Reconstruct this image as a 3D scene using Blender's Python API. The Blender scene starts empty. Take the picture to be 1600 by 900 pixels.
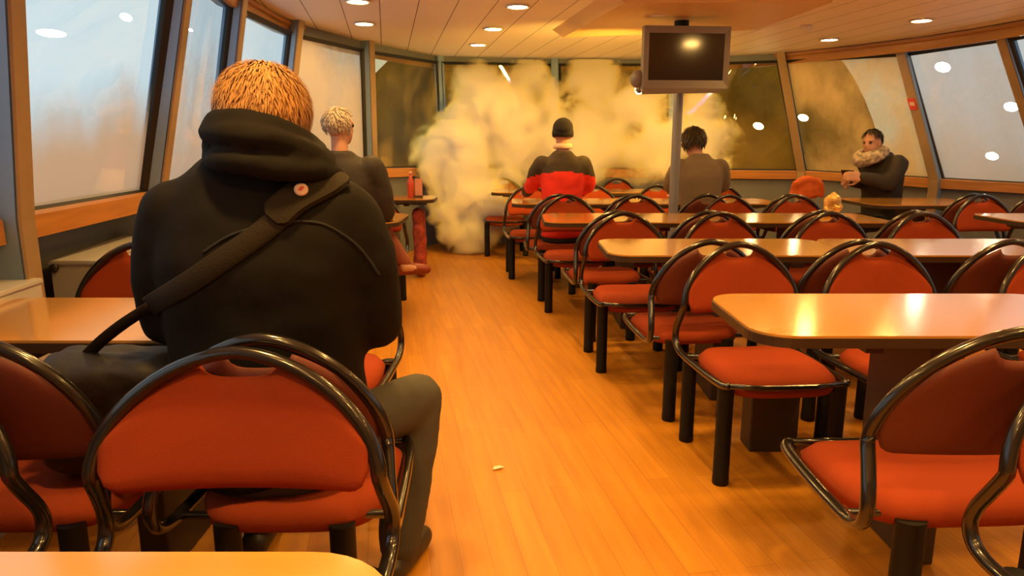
import bpy, bmesh, math, random
from mathutils import Vector, Matrix, Euler, noise
from mathutils.bvhtree import BVHTree
random.seed(7)
S = bpy.context.scene
COL = S.collection
PI = math.pi

# ------------------------------------------------------------------ survey
FPX, HC, YH = 1112.0, 1.27, 222.0            # focal length in px of a 1600 px wide frame, eye height, horizon row
PITCH = math.atan((450 - YH) / FPX)
CP, SP = math.cos(PITCH), math.sin(PITCH)
FV, UV, RV, CV = Vector((0, CP, -SP)), Vector((0, SP, CP)), Vector((1, 0, 0)), Vector((0, 0, HC))

def ray(x, y): return FV + RV * ((x - 800) / FPX) + UV * ((450 - y) / FPX)
def atz(x, y, z):
    d = ray(x, y); return CV + d * ((z - HC) / d.z)
def atY(x, y, Y):
    d = ray(x, y); return CV + d * (Y / d.y)
def colx(x, z, Y):                            # X of the vertical line seen at column x for a point at height z, distance Y
    D = Y * CP + (HC - z) * SP
    return (x - 800) / FPX * D

# ------------------------------------------------------------------ materials
def nd(nt, typ, **kw):
    n = nt.nodes.new(typ)
    for k, v in kw.items():
        if k in n.inputs.keys() and not hasattr(n, k): n.inputs[k].default_value = v
        else: setattr(n, k, v)
    return n

def mat(name, color, rough=.5, metal=0., spec=.5, noise_scale=None, var=.12, bump=0., bump_scale=80., coat=0., sheen=0., stretch=None):
    m = bpy.data.materials.new(name); m.use_nodes = True
    nt = m.node_tree; b = nt.nodes['Principled BSDF']
    b.inputs['Base Color'].default_value = (*color, 1)
    b.inputs['Roughness'].default_value = rough; b.inputs['Metallic'].default_value = metal
    b.inputs['Specular IOR Level'].default_value = spec
    b.inputs['Coat Weight'].default_value = coat; b.inputs['Coat Roughness'].default_value = .14 if coat == 1.0 else .05
    if sheen: b.inputs['Sheen Weight'].default_value = sheen
    tc = nt.nodes.new('ShaderNodeTexCoord')
    src = tc.outputs['Object']
    if stretch:
        mp = nt.nodes.new('ShaderNodeMapping'); mp.inputs['Scale'].default_value = stretch
        nt.links.new(src, mp.inputs['Vector']); src = mp.outputs['Vector']
    if noise_scale:
        n = nt.nodes.new('ShaderNodeTexNoise'); n.inputs['Scale'].default_value = noise_scale; n.inputs['Detail'].default_value = 4
        nt.links.new(src, n.inputs['Vector'])
        r = nt.nodes.new('ShaderNodeValToRGB')
        r.color_ramp.elements[0].position = .3; r.color_ramp.elements[1].position = .7
        r.color_ramp.elements[0].color = (*[c * (1 - var) for c in color], 1)
        r.color_ramp.elements[1].color = (*[min(1, c * (1 + var)) for c in color], 1)
        nt.links.new(n.outputs['Fac'], r.inputs['Fac']); nt.links.new(r.outputs['Color'], b.inputs['Base Color'])
    if bump:
        n2 = nt.nodes.new('ShaderNodeTexNoise'); n2.inputs['Scale'].default_value = bump_scale; n2.inputs['Detail'].default_value = 3
        nt.links.new(src, n2.inputs['Vector'])
        bp = nt.nodes.new('ShaderNodeBump'); bp.inputs['Strength'].default_value = bump; bp.inputs['Distance'].default_value = .01
        nt.links.new(n2.outputs['Fac'], bp.inputs['Height']); nt.links.new(bp.outputs['Normal'], b.inputs['Normal'])
    return m

def emis(name, color, strength):
    m = bpy.data.materials.new(name); m.use_nodes = True
    nt = m.node_tree; b = nt.nodes['Principled BSDF']
    b.inputs['Base Color'].default_value = (.8, .8, .8, 1)
    b.inputs['Emission Color'].default_value = (*color, 1); b.inputs['Emission Strength'].default_value = strength
    return m

LAMP = (1.0, .56, .15)
M = {}
M['frame'] = mat('black_enamel', (.012, .010, .009), .22, spec=.6, coat=.5)
M['leg'] = mat('black_leg_paint', (.006, .005, .004), .55, spec=.3)
M['fabric'] = mat('red_upholstery', (.30, .048, .013), .9, noise_scale=3, var=.10, bump=.2, bump_scale=500, spec=.15)
M['shell'] = mat('backrest_shell', (.12, .022, .010), .55, noise_scale=3, var=.10)
M['top'] = mat('table_laminate', (.60, .29, .055), .17, noise_scale=2.2, var=.06, stretch=(1, 14, 1), spec=.8, coat=1.0)
M['edge'] = mat('table_edge_band', (.045, .026, .014), .4)
M['pedestal'] = mat('table_pedestal', (.05, .035, .025), .45)
M['steel'] = mat('painted_post', (.24, .36, .54), .38, noise_scale=3, var=.05)
M['strip'] = mat('bronze_strip', (.33, .23, .13), .35, noise_scale=4, var=.12)
M['panel'] = mat('wall_panel', (.18, .20, .22), .55, noise_scale=1.5, var=.06)
M['rear'] = mat('rear_bulkhead', (.45, .36, .26), .6)
M['wood'] = mat('sill_wood', (.48, .21, .05), .38, noise_scale=2.5, var=.18, stretch=(1, 1, 12))
M['fascia'] = mat('fascia_wood', (.42, .20, .05), .32, noise_scale=2, var=.12)
M['gasket'] = mat('black_rubber', (.012, .012, .012), .55)
M['box'] = mat('locker_paint', (.50, .50, .49), .42)
M['knob'] = mat('dark_rubber_knob', (.03, .025, .02), .4)
M['coat'] = mat('dark_olive_coat', (.0062, .0045, .0021), .85, noise_scale=5, var=.2, bump=.35, bump_scale=14, spec=.25)
M['strap'] = mat('strap_webbing', (.020, .014, .006), .8, spec=.25, bump=.3, bump_scale=300)
M['bag'] = mat('black_nylon', (.018, .014, .010), .6, bump=.4, bump_scale=20)
M['hair_ginger'] = mat('ginger_hair', (.50, .25, .075), .65, noise_scale=14, var=.18)
M['hair_grey'] = mat('grey_hair', (.42, .36, .30), .7, noise_scale=30, var=.25)
M['hair_dark'] = mat('dark_hair', (.030, .016, .008), .6, noise_scale=30, var=.3)
M['skin'] = mat('skin', (.55, .29, .20), .55, noise_scale=10, var=.06)
M['trouser'] = mat('grey_trousers', (.055, .050, .040), .8, bump=.3, bump_scale=18, noise_scale=6, var=.15)
M['trouser_dark'] = mat('dark_trousers', (.02, .02, .022), .8)
M['trouser_red'] = mat('dull_red_trousers', (.30, .10, .07), .85, noise_scale=6, var=.2)
M['shoe'] = mat('dark_shoe', (.03, .022, .015), .5)
M['shoe_red'] = mat('dark_red_shoe', (.20, .03, .015), .5)
M['red'] = mat('red_jacket', (.80, .030, .012), .75, noise_scale=6, var=.08, bump=.3, bump_scale=16)
M['yoke'] = mat('dark_jacket_yoke', (.045, .032, .018), .8, bump=.3, bump_scale=16)
M['beanie'] = mat('black_knit', (.012, .009, .008), .9, bump=.6, bump_scale=120)
M['shirt'] = mat('grey_brown_shirt', (.16, .12, .08), .85, noise_scale=4, var=.12)
M['jacket_dark'] = mat('dark_jacket', (.022, .016, .013), .75, bump=.3, bump_scale=16)
M['scarf'] = mat('grey_scarf', (.40, .33, .25), .9, noise_scale=26, var=.6, bump=.5, bump_scale=60)
M['eye'] = mat('dark_eye', (.02, .015, .01), .3)
M['tv'] = mat('taupe_plastic', (.20, .185, .18), .45)
M['screen'] = mat('black_glass', (.010, .009, .008), .11, spec=.8)
M['pole'] = mat('grey_pole', (.21, .225, .27), .4)
M['white'] = mat('white_plastic', (.75, .72, .68), .45)
M['redsign'] = mat('red_sign', (.62, .05, .05), .5)
M['gold'] = mat('gold_foil', (.62, .38, .10), .38, metal=.35, noise_scale=14, var=.5)
M['orange'] = mat('orange_cloth', (.62, .12, .02), .8, noise_scale=8, var=.2)
M['bottle'] = mat('red_bottle', (.50, .07, .03), .3)
M['card'] = mat('pink_card', (.66, .30, .20), .6)
M['paper'] = mat('white_paper', (.8, .72, .6), .8)
M['phone'] = mat('black_phone', (.015, .012, .012), .2)
M['badge'] = mat('pale_badge', (.70, .50, .38), .4)
M['lamp'] = emis('lamp_diffuser', LAMP, 170.)
M['dark'] = mat('dark_void', (.01, .01, .01), .8)

# floor: laminate strips running along the aisle
def floor_mat():
    m = bpy.data.materials.new('floor_laminate'); m.use_nodes = True
    nt = m.node_tree; L = nt.links; b = nt.nodes['Principled BSDF']
    tc = nt.nodes.new('ShaderNodeTexCoord')
    mp = nt.nodes.new('ShaderNodeMapping'); mp.inputs['Rotation'].default_value = (0, 0, math.radians(-100))
    L.new(tc.outputs['Object'], mp.inputs['Vector'])
    br = nt.nodes.new('ShaderNodeTexBrick')
    br.inputs['Scale'].default_value = 1.0; br.inputs['Brick Width'].default_value = 1.2; br.inputs['Row Height'].default_value = .095
    br.inputs['Mortar Size'].default_value = .0012; br.inputs['Mortar Smooth'].default_value = .3
    br.inputs['Color1'].default_value = (.58, .25, .018, 1); br.inputs['Color2'].default_value = (.50, .205, .013, 1)
    br.inputs['Mortar'].default_value = (.33, .13, .025, 1)
    L.new(mp.outputs['Vector'], br.inputs['Vector'])
    mp2 = nt.nodes.new('ShaderNodeMapping'); mp2.inputs['Scale'].default_value = (1.2, 16, 1)
    L.new(mp.outputs['Vector'], mp2.inputs['Vector'])
    n = nt.nodes.new('ShaderNodeTexNoise'); n.inputs['Scale'].default_value = 1.6; n.inputs['Detail'].default_value = 6
    L.new(mp2.outputs['Vector'], n.inputs['Vector'])
    mx = nt.nodes.new('ShaderNodeMix'); mx.data_type = 'RGBA'; mx.blend_type = 'MULTIPLY'
    cr = nt.nodes.new('ShaderNodeValToRGB')
    cr.color_ramp.elements[0].position = .3; cr.color_ramp.elements[0].color = (.72, .66, .6, 1)
    cr.color_ramp.elements[1].position = .7; cr.color_ramp.elements[1].color = (1, 1, 1, 1)
    L.new(n.outputs['Fac'], cr.inputs['Fac'])
    mx.inputs[0].default_value = .8
    L.new(br.outputs['Color'], mx.inputs[6]); L.new(cr.outputs['Color'], mx.inputs[7])
    L.new(mx.outputs[2], b.inputs['Base Color'])
    b.inputs['Roughness'].default_value = .42
    return m
M['floor'] = floor_mat()

def ceil_mat():
    m = bpy.data.materials.new('ceiling_planks'); m.use_nodes = True
    nt = m.node_tree; L = nt.links; b = nt.nodes['Principled BSDF']
    tc = nt.nodes.new('ShaderNodeTexCoord'); sx = nt.nodes.new('ShaderNodeSeparateXYZ')
    L.new(tc.outputs['Object'], sx.inputs[0])
    def mt(op, a, bb):
        x = nt.nodes.new('ShaderNodeMath'); x.operation = op
        for i, v in enumerate((a, bb)):
            if isinstance(v, (int, float)): x.inputs[i].default_value = v
            else: L.new(v, x.inputs[i])
        return x.outputs[0]
    u = mt('ADD', sx.outputs['X'], mt('MULTIPLY', sx.outputs['Y'], .174))
    u = mt('ADD', u, .008)
    f = mt('FRACT', mt('ADD', mt('DIVIDE', u, .282), 50.0), 0)
    dd = mt('ABSOLUTE', mt('SUBTRACT', f, .5), 0)
    line = mt('GREATER_THAN', dd, .488)
    n = nt.nodes.new('ShaderNodeTexNoise'); n.inputs['Scale'].default_value = .8
    L.new(tc.outputs['Object'], n.inputs['Vector'])
    cr = nt.nodes.new('ShaderNodeValToRGB')
    cr.color_ramp.elements[0].color = (.80, .74, .64, 1); cr.color_ramp.elements[1].color = (.86, .81, .72, 1)
    L.new(n.outputs['Fac'], cr.inputs['Fac'])
    mx = nt.nodes.new('ShaderNodeMix'); mx.data_type = 'RGBA'
    L.new(line, mx.inputs[0]); L.new(cr.outputs['Color'], mx.inputs[6]); mx.inputs[7].default_value = (.10, .05, .025, 1)
    L.new(mx.outputs[2], b.inputs['Base Color']); b.inputs['Roughness'].default_value = .5
    return m
M['ceiling'] = ceil_mat()

def pane_mat(name, film, tint, lo=.35, hi=.75, scale=1.1, seed=0., film_col=(.75, .70, .60), thru=.45, zbias=0., zmid=1.6):
    """clear glass with a reflective surface and a ragged film of sprayed sea foam"""
    m = bpy.data.materials.new(name); m.use_nodes = True
    nt = m.node_tree; L = nt.links
    nt.nodes.remove(nt.nodes['Principled BSDF']); out = nt.nodes['Material Output']
    tr = nt.nodes.new('ShaderNodeBsdfTransparent'); tr.inputs[0].default_value = (*tint, 1)
    gl = nt.nodes.new('ShaderNodeBsdfGlossy'); gl.inputs['Roughness'].default_value = .02
    gl.inputs[0].default_value = (1, 1, 1, 1)
    fr = nt.nodes.new('ShaderNodeFresnel'); fr.inputs[0].default_value = 1.52
    df = nt.nodes.new('ShaderNodeBsdfDiffuse'); df.inputs[0].default_value = (*film_col, 1)
    tl = nt.nodes.new('ShaderNodeBsdfTranslucent'); tl.inputs[0].default_value = (*film_col, 1)
    ms = nt.nodes.new('ShaderNodeMixShader'); ms.inputs[0].default_value = thru
    L.new(df.outputs[0], ms.inputs[1]); L.new(tl.outputs[0], ms.inputs[2])
    tc = nt.nodes.new('ShaderNodeTexCoord')
    mp = nt.nodes.new('ShaderNodeMapping'); mp.inputs['Location'].default_value = (seed, seed * .7, seed * 1.3)
    mp.inputs['Scale'].default_value = (1, 1, .7)
    L.new(tc.outputs['Object'], mp.inputs['Vector'])
    n = nt.nodes.new('ShaderNodeTexNoise'); n.inputs['Scale'].default_value = scale; n.inputs['Detail'].default_value = 5; n.inputs['Roughness'].default_value = .55
    L.new(mp.outputs['Vector'], n.inputs['Vector'])
    sx = nt.nodes.new('ShaderNodeSeparateXYZ'); L.new(tc.outputs['Object'], sx.inputs[0])
    a = nt.nodes.new('ShaderNodeMath'); a.operation = 'SUBTRACT'; L.new(sx.outputs['Z'], a.inputs[0]); a.inputs[1].default_value = zmid
    bz = nt.nodes.new('ShaderNodeMath'); bz.operation = 'MULTIPLY'; L.new(a.outputs[0], bz.inputs[0]); bz.inputs[1].default_value = -zbias
    ad = nt.nodes.new('ShaderNodeMath'); ad.operation = 'ADD'; L.new(n.outputs['Fac'], ad.inputs[0]); L.new(bz.outputs[0], ad.inputs[1])
    mr = nt.nodes.new('ShaderNodeMapRange'); mr.interpolation_type = 'SMOOTHSTEP'
    mr.inputs['From Min'].default_value = lo; mr.inputs['From Max'].default_value = hi
    mr.inputs['To Min'].default_value = .0; mr.inputs['To Max'].default_value = film
    L.new(ad.outputs[0], mr.inputs['Value'])
    m1 = nt.nodes.new('ShaderNodeMixShader'); L.new(mr.outputs[0], m1.inputs[0]); L.new(tr.outputs[0], m1.inputs[1]); L.new(ms.outputs[0], m1.inputs[2])
    m2 = nt.nodes.new('ShaderNodeMixShader'); L.new(fr.outputs[0], m2.inputs[0]); L.new(m1.outputs[0], m2.inputs[1]); L.new(gl.outputs[0], m2.inputs[2])
    L.new(m2.outputs[0], out.inputs['Surface'])
    return m

# ------------------------------------------------------------------ mesh helpers
def link(name, me, m=None, parent=None, loc=(0, 0, 0)):
    o = bpy.data.objects.new(name, me); COL.objects.link(o)
    if m is not None:
        for mm in (m if isinstance(m, (list, tuple)) else [m]): me.materials.append(mm)
    o.location = loc
    if parent: o.parent = parent
    return o
def from_bm(name, bm, m, parent=None, loc=(0, 0, 0), smooth=True, angle=None):
    bmesh.ops.recalc_face_normals(bm, faces=bm.faces[:])
    me = bpy.data.meshes.new(name); bm.to_mesh(me); bm.free()
    if smooth:
        for p in me.polygons: p.use_smooth = True
        if angle: me.set_sharp_from_angle(angle=math.radians(angle))
    return link(name, me, m, parent, loc)
def empty(name, loc, rot=0., label=None, cat=None, group=None):
    o = bpy.data.objects.new(name, None); COL.objects.link(o); o.empty_display_size = .1
    o.location = loc; o.rotation_euler = (0, 0, rot)
    tag(o, label, cat, group); return o
def tag(o, label=None, cat=None, group=None, kind=None):
    if label: o['label'] = label
    if cat: o['category'] = cat
    if group: o['group'] = group
    if kind: o['kind'] = kind
    return o

def box(bm, c, s, rot=None, bevel=0., seg=2):
    r = bmesh.ops.create_cube(bm, size=1.0)
    vs = r['verts']
    for v in vs: v.co = Vector((v.co.x * s[0], v.co.y * s[1], v.co.z * s[2]))
    if bevel:
        es = list({e for v in vs for e in v.link_edges})
        rb = bmesh.ops.bevel(bm, geom=es, offset=bevel, segments=seg, affect='EDGES', profile=.5)
        vs = list({v for v in vs if v.is_valid} | set(rb['verts']))
    mt = Matrix.Translation(Vector(c)) @ (rot.to_matrix().to_4x4() if rot else Matrix())
    for v in vs: v.co = mt @ v.co
    return vs

def tube(bm, pts, r, seg=10, closed=False, caps=True):
    pts = [Vector(p) for p in pts]; n = len(pts)
    rs = r if isinstance(r, (list, tuple)) else [r] * n
    rings = []; prev = None
    for i, p in enumerate(pts):
        if closed: t = (pts[(i + 1) % n] - pts[i - 1]).normalized()
        else: t = (pts[min(i + 1, n - 1)] - pts[max(i - 1, 0)]).normalized()
        if prev is None:
            a = Vector((0, 0, 1)) if abs(t.z) < .9 else Vector((1, 0, 0))
            nn = (a - t * a.dot(t)).normalized()
        else: nn = (prev - t * prev.dot(t)).normalized()
        prev = nn; bb = t.cross(nn)
        rings.append([bm.verts.new(p + (nn * math.cos(2 * PI * k / seg) + bb * math.sin(2 * PI * k / seg)) * rs[i]) for k in range(seg)])
    m = n if closed else n - 1
    for i in range(m):
        A, B = rings[i], rings[(i + 1) % n]
        for k in range(seg): bm.faces.new((A[k], A[(k + 1) % seg], B[(k + 1) % seg], B[k]))
    if caps and not closed:
        bm.faces.new(rings[0][::-1]); bm.faces.new(rings[-1])

def spline(pts, n=6, closed=False):
    pts = [Vector(p) for p in pts]; out = []; N = len(pts)
    g = (lambda i: pts[i % N]) if closed else (lambda i: pts[max(0, min(N - 1, i))])
    for i in range(N if closed else N - 1):
        p0, p1, p2, p3 = g(i - 1), g(i), g(i + 1), g(i + 2)
        for k in range(n):
            t = k / n
            out.append(.5 * ((2 * p1) + (p2 - p0) * t + (2 * p0 - 5 * p1 + 4 * p2 - p3) * t * t + (3 * p1 - p0 - 3 * p2 + p3) * t ** 3))
    if not closed: out.append(pts[-1])
    return out

def prism(bm, outline, z0, z1, bevel=0.):
    """outline (x, y) list extruded between z0 and z1"""
    a = [bm.verts.new((x, y, z0)) for x, y in outline]; b = [bm.verts.new((x, y, z1)) for x, y in outline]
    n = len(a)
    bm.faces.new(a[::-1]); bm.faces.new(b)
    for i in range(n): bm.faces.new((a[i], a[(i + 1) % n], b[(i + 1) % n], b[i]))
def rrect(x0, y0, x1, y1, r, n=8):
    out = []
    for cx, cy, a0 in ((x1 - r, y1 - r, 0), (x0 + r, y1 - r, 90), (x0 + r, y0 + r, 180), (x1 - r, y0 + r, 270)):
        for k in range(n + 1):
            a = math.radians(a0 + 90 * k / n); out.append((cx + r * math.cos(a), cy + r * math.sin(a)))
    return out
def quad(bm, a, b, c, d): return bm.faces.new([bm.verts.new(p) for p in (a, b, c, d)])
def hexa(bm, p):          # eight corners: bottom ring 0-3, top ring 4-7
    v = [bm.verts.new(q) for q in p]
    for f in ((3, 2, 1, 0), (4, 5, 6, 7), (0, 1, 5, 4), (1, 2, 6, 5), (2, 3, 7, 6), (3, 0, 4, 7)): bm.faces.new([v[i] for i in f])
def sphere(bm, c, r, rot=None, u=16, v=10):
    rr = r if isinstance(r, (tuple, list)) else (r, r, r)
    res = bmesh.ops.create_uvsphere(bm, u_segments=u, v_segments=v, radius=1)
    mt = Matrix.Translation(Vector(c)) @ (rot.to_matrix().to_4x4() if rot else Matrix()) @ Matrix.Diagonal((*rr, 1))
    bmesh.ops.transform(bm, matrix=mt, verts=res['verts'])
    return res['verts']
def lathe(bm, prof, c=(0, 0, 0), seg=24):
    rings = []
    for r, z in prof:
        rings.append([bm.verts.new((c[0] + r * math.cos(2 * PI * k / seg), c[1] + r * math.sin(2 * PI * k / seg), c[2] + z)) for k in range(seg)])
    for A, B in zip(rings, rings[1:]):
        for k in range(seg): bm.faces.new((A[k], A[(k + 1) % seg], B[(k + 1) % seg], B[k]))
    bm.faces.new(rings[0][::-1]); bm.faces.new(rings[-1])

# organic shapes: overlapping closed solids melted into one skin by a voxel remesh
def solid_tube(bm, pts, rs, sub=5, seg=14):
    P = spline(pts, sub)
    n = len(pts); R = []
    for i in range(n - 1):
        for k in range(sub): R.append(rs[i] + (rs[i + 1] - rs[i]) * k / sub)
    R.append(rs[-1])
    tube(bm, P, R, seg)
    sphere(bm, P[0], R[0] * .99); sphere(bm, P[-1], R[-1] * .99)
def solid_loft(bm, rings, seg=28, p=2.3):
    """rings: (x, y, z, half width, half depth), stacked upwards"""
    # resample
    R = []
    n = len(rings)
    for i in range(n - 1):
        for k in range(5):
            t = k / 5
            a0, a1, a2, a3 = rings[max(0, i - 1)], rings[i], rings[i + 1], rings[min(n - 1, i + 2)]
            R.append([.5 * (2 * q1 + (q2 - q0) * t + (2 * q0 - 5 * q1 + 4 * q2 - q3) * t * t + (3 * q1 - q0 - 3 * q2 + q3) * t ** 3) for q0, q1, q2, q3 in zip(a0, a1, a2, a3)])
    R.append(rings[-1]); vr = []
    for x, y, z, w, d in R:
        row = []
        for k in range(seg):
            a = 2 * PI * k / seg; c, s = math.cos(a), math.sin(a)
            row.append(bm.verts.new((x + w * math.copysign(abs(c) ** (2 / p), c), y + d * math.copysign(abs(s) ** (2 / p), s), z)))
        vr.append(row)
    for A, B in zip(vr, vr[1:]):
        for k in range(seg): bm.faces.new((A[k], A[(k + 1) % seg], B[(k + 1) % seg], B[k]))
    bm.faces.new(vr[0][::-1]); bm.faces.new(vr[-1])
def melt(name, bm, voxel, m, parent=None, smooth=4, wrinkle=0., wscale=6., loc=(0, 0, 0), fold=None):
    bmesh.ops.recalc_face_normals(bm, faces=bm.faces[:])
    me = bpy.data.meshes.new('tmp'); bm.to_mesh(me); bm.free()
    o = bpy.data.objects.new('tmp', me); COL.objects.link(o)
    r = o.modifiers.new('r', 'REMESH'); r.mode = 'VOXEL'; r.voxel_size = voxel
    if smooth:
        s = o.modifiers.new('s', 'SMOOTH'); s.factor = .5; s.iterations = smooth
    dg = bpy.context.evaluated_depsgraph_get(); dg.update()
    me2 = bpy.data.meshes.new_from_object(o.evaluated_get(dg)); me2.name = name
    bpy.data.objects.remove(o); bpy.data.meshes.remove(me)
    if wrinkle or fold:
        nrm = [v.normal.copy() for v in me2.vertices]
        for v, nn in zip(me2.vertices, nrm):
            d = 0.
            if wrinkle:
                q = Vector((v.co.x * wscale, v.co.y * wscale, v.co.z * wscale * 1.7))
                d += wrinkle * (noise.noise(q) + .5 * noise.noise(q * 2.3))
            if fold: d += fold(v.co)
            v.co += nn * d
    for p in me2.polygons: p.use_smooth = True
    return link(name, me2, m, parent, loc)

# ------------------------------------------------------------------ the cabin shell
ring_px = [(430, 25), (480, 45), (530, 60), (575, 70), (630, 82), (690, 92), (770, 96), (860, 97), (1000, 96), (1130, 93), (1220, 84), (1330, 72), (1450, 57), (1520, 46), (1600, 32)]
KS = .80                                    # the shell was surveyed with a 2.5 m ceiling, the true one is lower
CZ = HC + (2.5 - HC) * KS
def SC(p): return CV + (Vector(p) - CV) * KS
ring = [(-2.08, -2.6), (-2.12, 1.6), (-2.13, 3.1), (-2.09, 4.67), (-2.33, 6.6)] + [tuple(atz(x, y, 2.5).xy) for x, y in ring_px] + [(5.55, 6.2), (5.85, 4.2), (6.1, 2.2), (6.4, .0), (6.7, -2.6)]
ring = [(x * KS, y * KS) for x, y in ring]
# posts: (top point on the wall plane, bottom point at the sill)
def P3(t): return Vector(t)
posts = [
    (P3((-2.10, -2.5, 2.38)), P3((-2.30, -2.5, .93))),
    (P3((-2.12, -.1, 2.38)), P3((-2.30, -.1, .93))),
    (P3((-2.15, 1.6, 2.38)), P3((-2.31, 1.6, .93))),
    (P3((-2.17, 3.17, 2.38)), P3((-2.30, 3.16, .93))),
    (P3((-2.075, 4.67, 2.38)), atz(222, 303, .93)),
    (atz(358, 8, 2.38), None),
    (atz(452, 52, 2.38), None),
    (atz(567, 78, 2.40), atz(573, 265, .915)),
    (atz(684, 97, 2.42), atz(692, 262, .87)),
    (atz(868, 100, 2.43), atz(868, 264, .865)),
    (atz(1050, 100, 2.43), atz(1050, 266, .86)),
    (atz(1222, 95, 2.40), atz(1253, 268, .84)),
    (atz(1411, 84, 2.36), atz(1466, 281, .80)),
    (atz(1575, 61, 2.36), atz(1652, 291, .77)),
    (P3((5.60, 6.0, 2.36)), P3((6.0, 6.0, .8))),
    (P3((5.9, 4.1, 2.36)), P3((6.3, 4.1, .8))),
    (P3((6.15, 2.1, 2.36)), P3((6.55, 2.1, .8))),
    (P3((6.45, -.1, 2.36)), P3((6.85, -.1, .8))),
    (P3((6.7, -2.5, 2.36)), P3((7.1, -2.5, .8))),
]
for i in (5, 6):
    t = posts[i][0]
    posts[i] = (t, Vector((t.x - .30, t.y + (.02 if i == 5 else .10), .925)))
posts = [(SC(a), SC(b)) for a, b in posts]
CEN = Vector((1.3, 4.0, 0))
NP = len(posts)

# floor and ceiling
bm = bmesh.new(); hexa(bm, [(-2.2, -3.0, -.06), (7.6, -3.0, -.06), (7.6, 13.2, -.06), (-3.4, 13.2, -.06), (-2.2, -3.0, 0), (7.6, -3.0, 0), (7.6, 13.2, 0), (-3.4, 13.2, 0)])
tag(from_bm('floor', bm, M['floor'], smooth=False), kind='structure')
bm = bmesh.new()
v0 = [bm.verts.new((x, y, CZ)) for x, y in ring]; v1 = [bm.verts.new((x, y, CZ + .08)) for x, y in ring]
bm.faces.new(v0); bm.faces.new(v1[::-1])
for i in range(len(ring)):
    j = (i + 1) % len(ring); bm.faces.new((v0[i], v0[j], v1[j], v1[i]))
tag(from_bm('ceiling', bm, M['ceiling'], smooth=False), kind='structure')

def outward(i, which=1):
    a = posts[max(0, i - 1)][which]; b = posts[min(NP - 1, i + 1)][which]
    d = (b - a); n = Vector((-d.y, d.x, 0)).normalized()
    if n.dot(Vector((a.x + b.x, a.y + b.y, 0)) / 2 - CEN) < 0: n = -n
    return n, Vector((d.x, d.y, 0)).normalized()

# wall panels under the sills and the outer band above the windows
def strip_wall(name, i0, i1):
    bm = bmesh.new()
    for i in range(i0, i1):
        n0, _ = outward(i); n1, _ = outward(i + 1)
        rec = .17 if i1 <= 7 else .0
        a, b = posts[i][1] + n0 * rec, posts[i + 1][1] + n1 * rec
        a2, b2 = a + n0 * .08, b + n1 * .08
        hexa(bm, [(a.x, a.y, 0), (b.x, b.y, 0), (b2.x, b2.y, 0), (a2.x, a2.y, 0), a, b, b2, a2])
        if rec:
            c, e = posts[i][1], posts[i + 1][1]; dz = Vector((0, 0, -.05))
            hexa(bm, [c + dz, e + dz, b2 + dz, a2 + dz, c, e, b2, a2])
        t0, t1 = posts[i][0], posts[i + 1][0]
        hexa(bm, [t0, t1, t1 + n1 * .08, t0 + n0 * .08, (t0.x, t0.y, CZ + .08), (t1.x, t1.y, CZ + .08), (t1.x + n1.x * .08, t1.y + n1.y * .08, CZ + .08), (t0.x + n0.x * .08, t0.y + n0.y * .08, CZ + .08)])
    return tag(from_bm(name, bm, M['panel'], smooth=False), kind='structure')
strip_wall('wall_left', 0, 7); strip_wall('wall_back', 7, 11); strip_wall('wall_right', 11, NP - 1)
bm = bmesh.new(); box(bm, (2.0, -2.10, 1.17), (7.8, .1, 2.34)); tag(from_bm('wall_front', bm, M['rear'], smooth=False), kind='structure')

# posts between the windows
tn = 0
for i in range(NP):
    t, b = posts[i]; n, d = outward(i); nin = -n
    tn += 1
    bm = bmesh.new()
    w = .044 if 7 <= i <= 10 else .046
    dep = .08 if 8 <= i <= 10 else .108
    t2 = t + (t - b) * ((CZ + .0 - t.z) / (t.z - b.z)); t2 = Vector((t.x, t.y, CZ)) * .5 + t2 * .5
    b2 = b + (b - t) * (.0)
    q = []
    for p in (b, t2):
        q += [p - d * w + n * .016, p + d * w + n * .016, p + d * w + nin * dep, p - d * w + nin * dep]
    hexa(bm, q)
    bb = Vector((b.x, b.y, 0))
    hexa(bm, [bb - d * w + n * .02, bb + d * w + n * .02, bb + d * w + nin * dep, bb - d * w + nin * dep] + q[:4])
    bmesh.ops.remove_doubles(bm, verts=bm.verts[:], dist=1e-5)
    bmesh.ops.bevel(bm, geom=[e for e in bm.edges if len(e.link_faces) == 2 and abs((e.verts[0].co - e.verts[1].co).normalized().z) > .8], offset=.008, segments=2, affect='EDGES')
    po = from_bm('trim_%d' % tn, bm, M['steel'], smooth=False); tag(po, kind='structure')
    if not 8 <= i <= 10:
        bm = bmesh.new(); q = []
        for p in (b, t2): q += [p - d * (w + .001) + nin * (dep + .0005), p + d * (w + .001) + nin * (dep + .0005), p + d * (w - .006) + nin * (dep + .008), p - d * (w - .006) + nin * (dep + .008)]
        z = Vector((0, 0, -b.z)); q0 = [v + z for v in q[:4]]
        hexa(bm, q); hexa(bm, q0 + q[:4])
        from_bm('cover_strip', bm, M['strip'], po, smooth=False)

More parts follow.
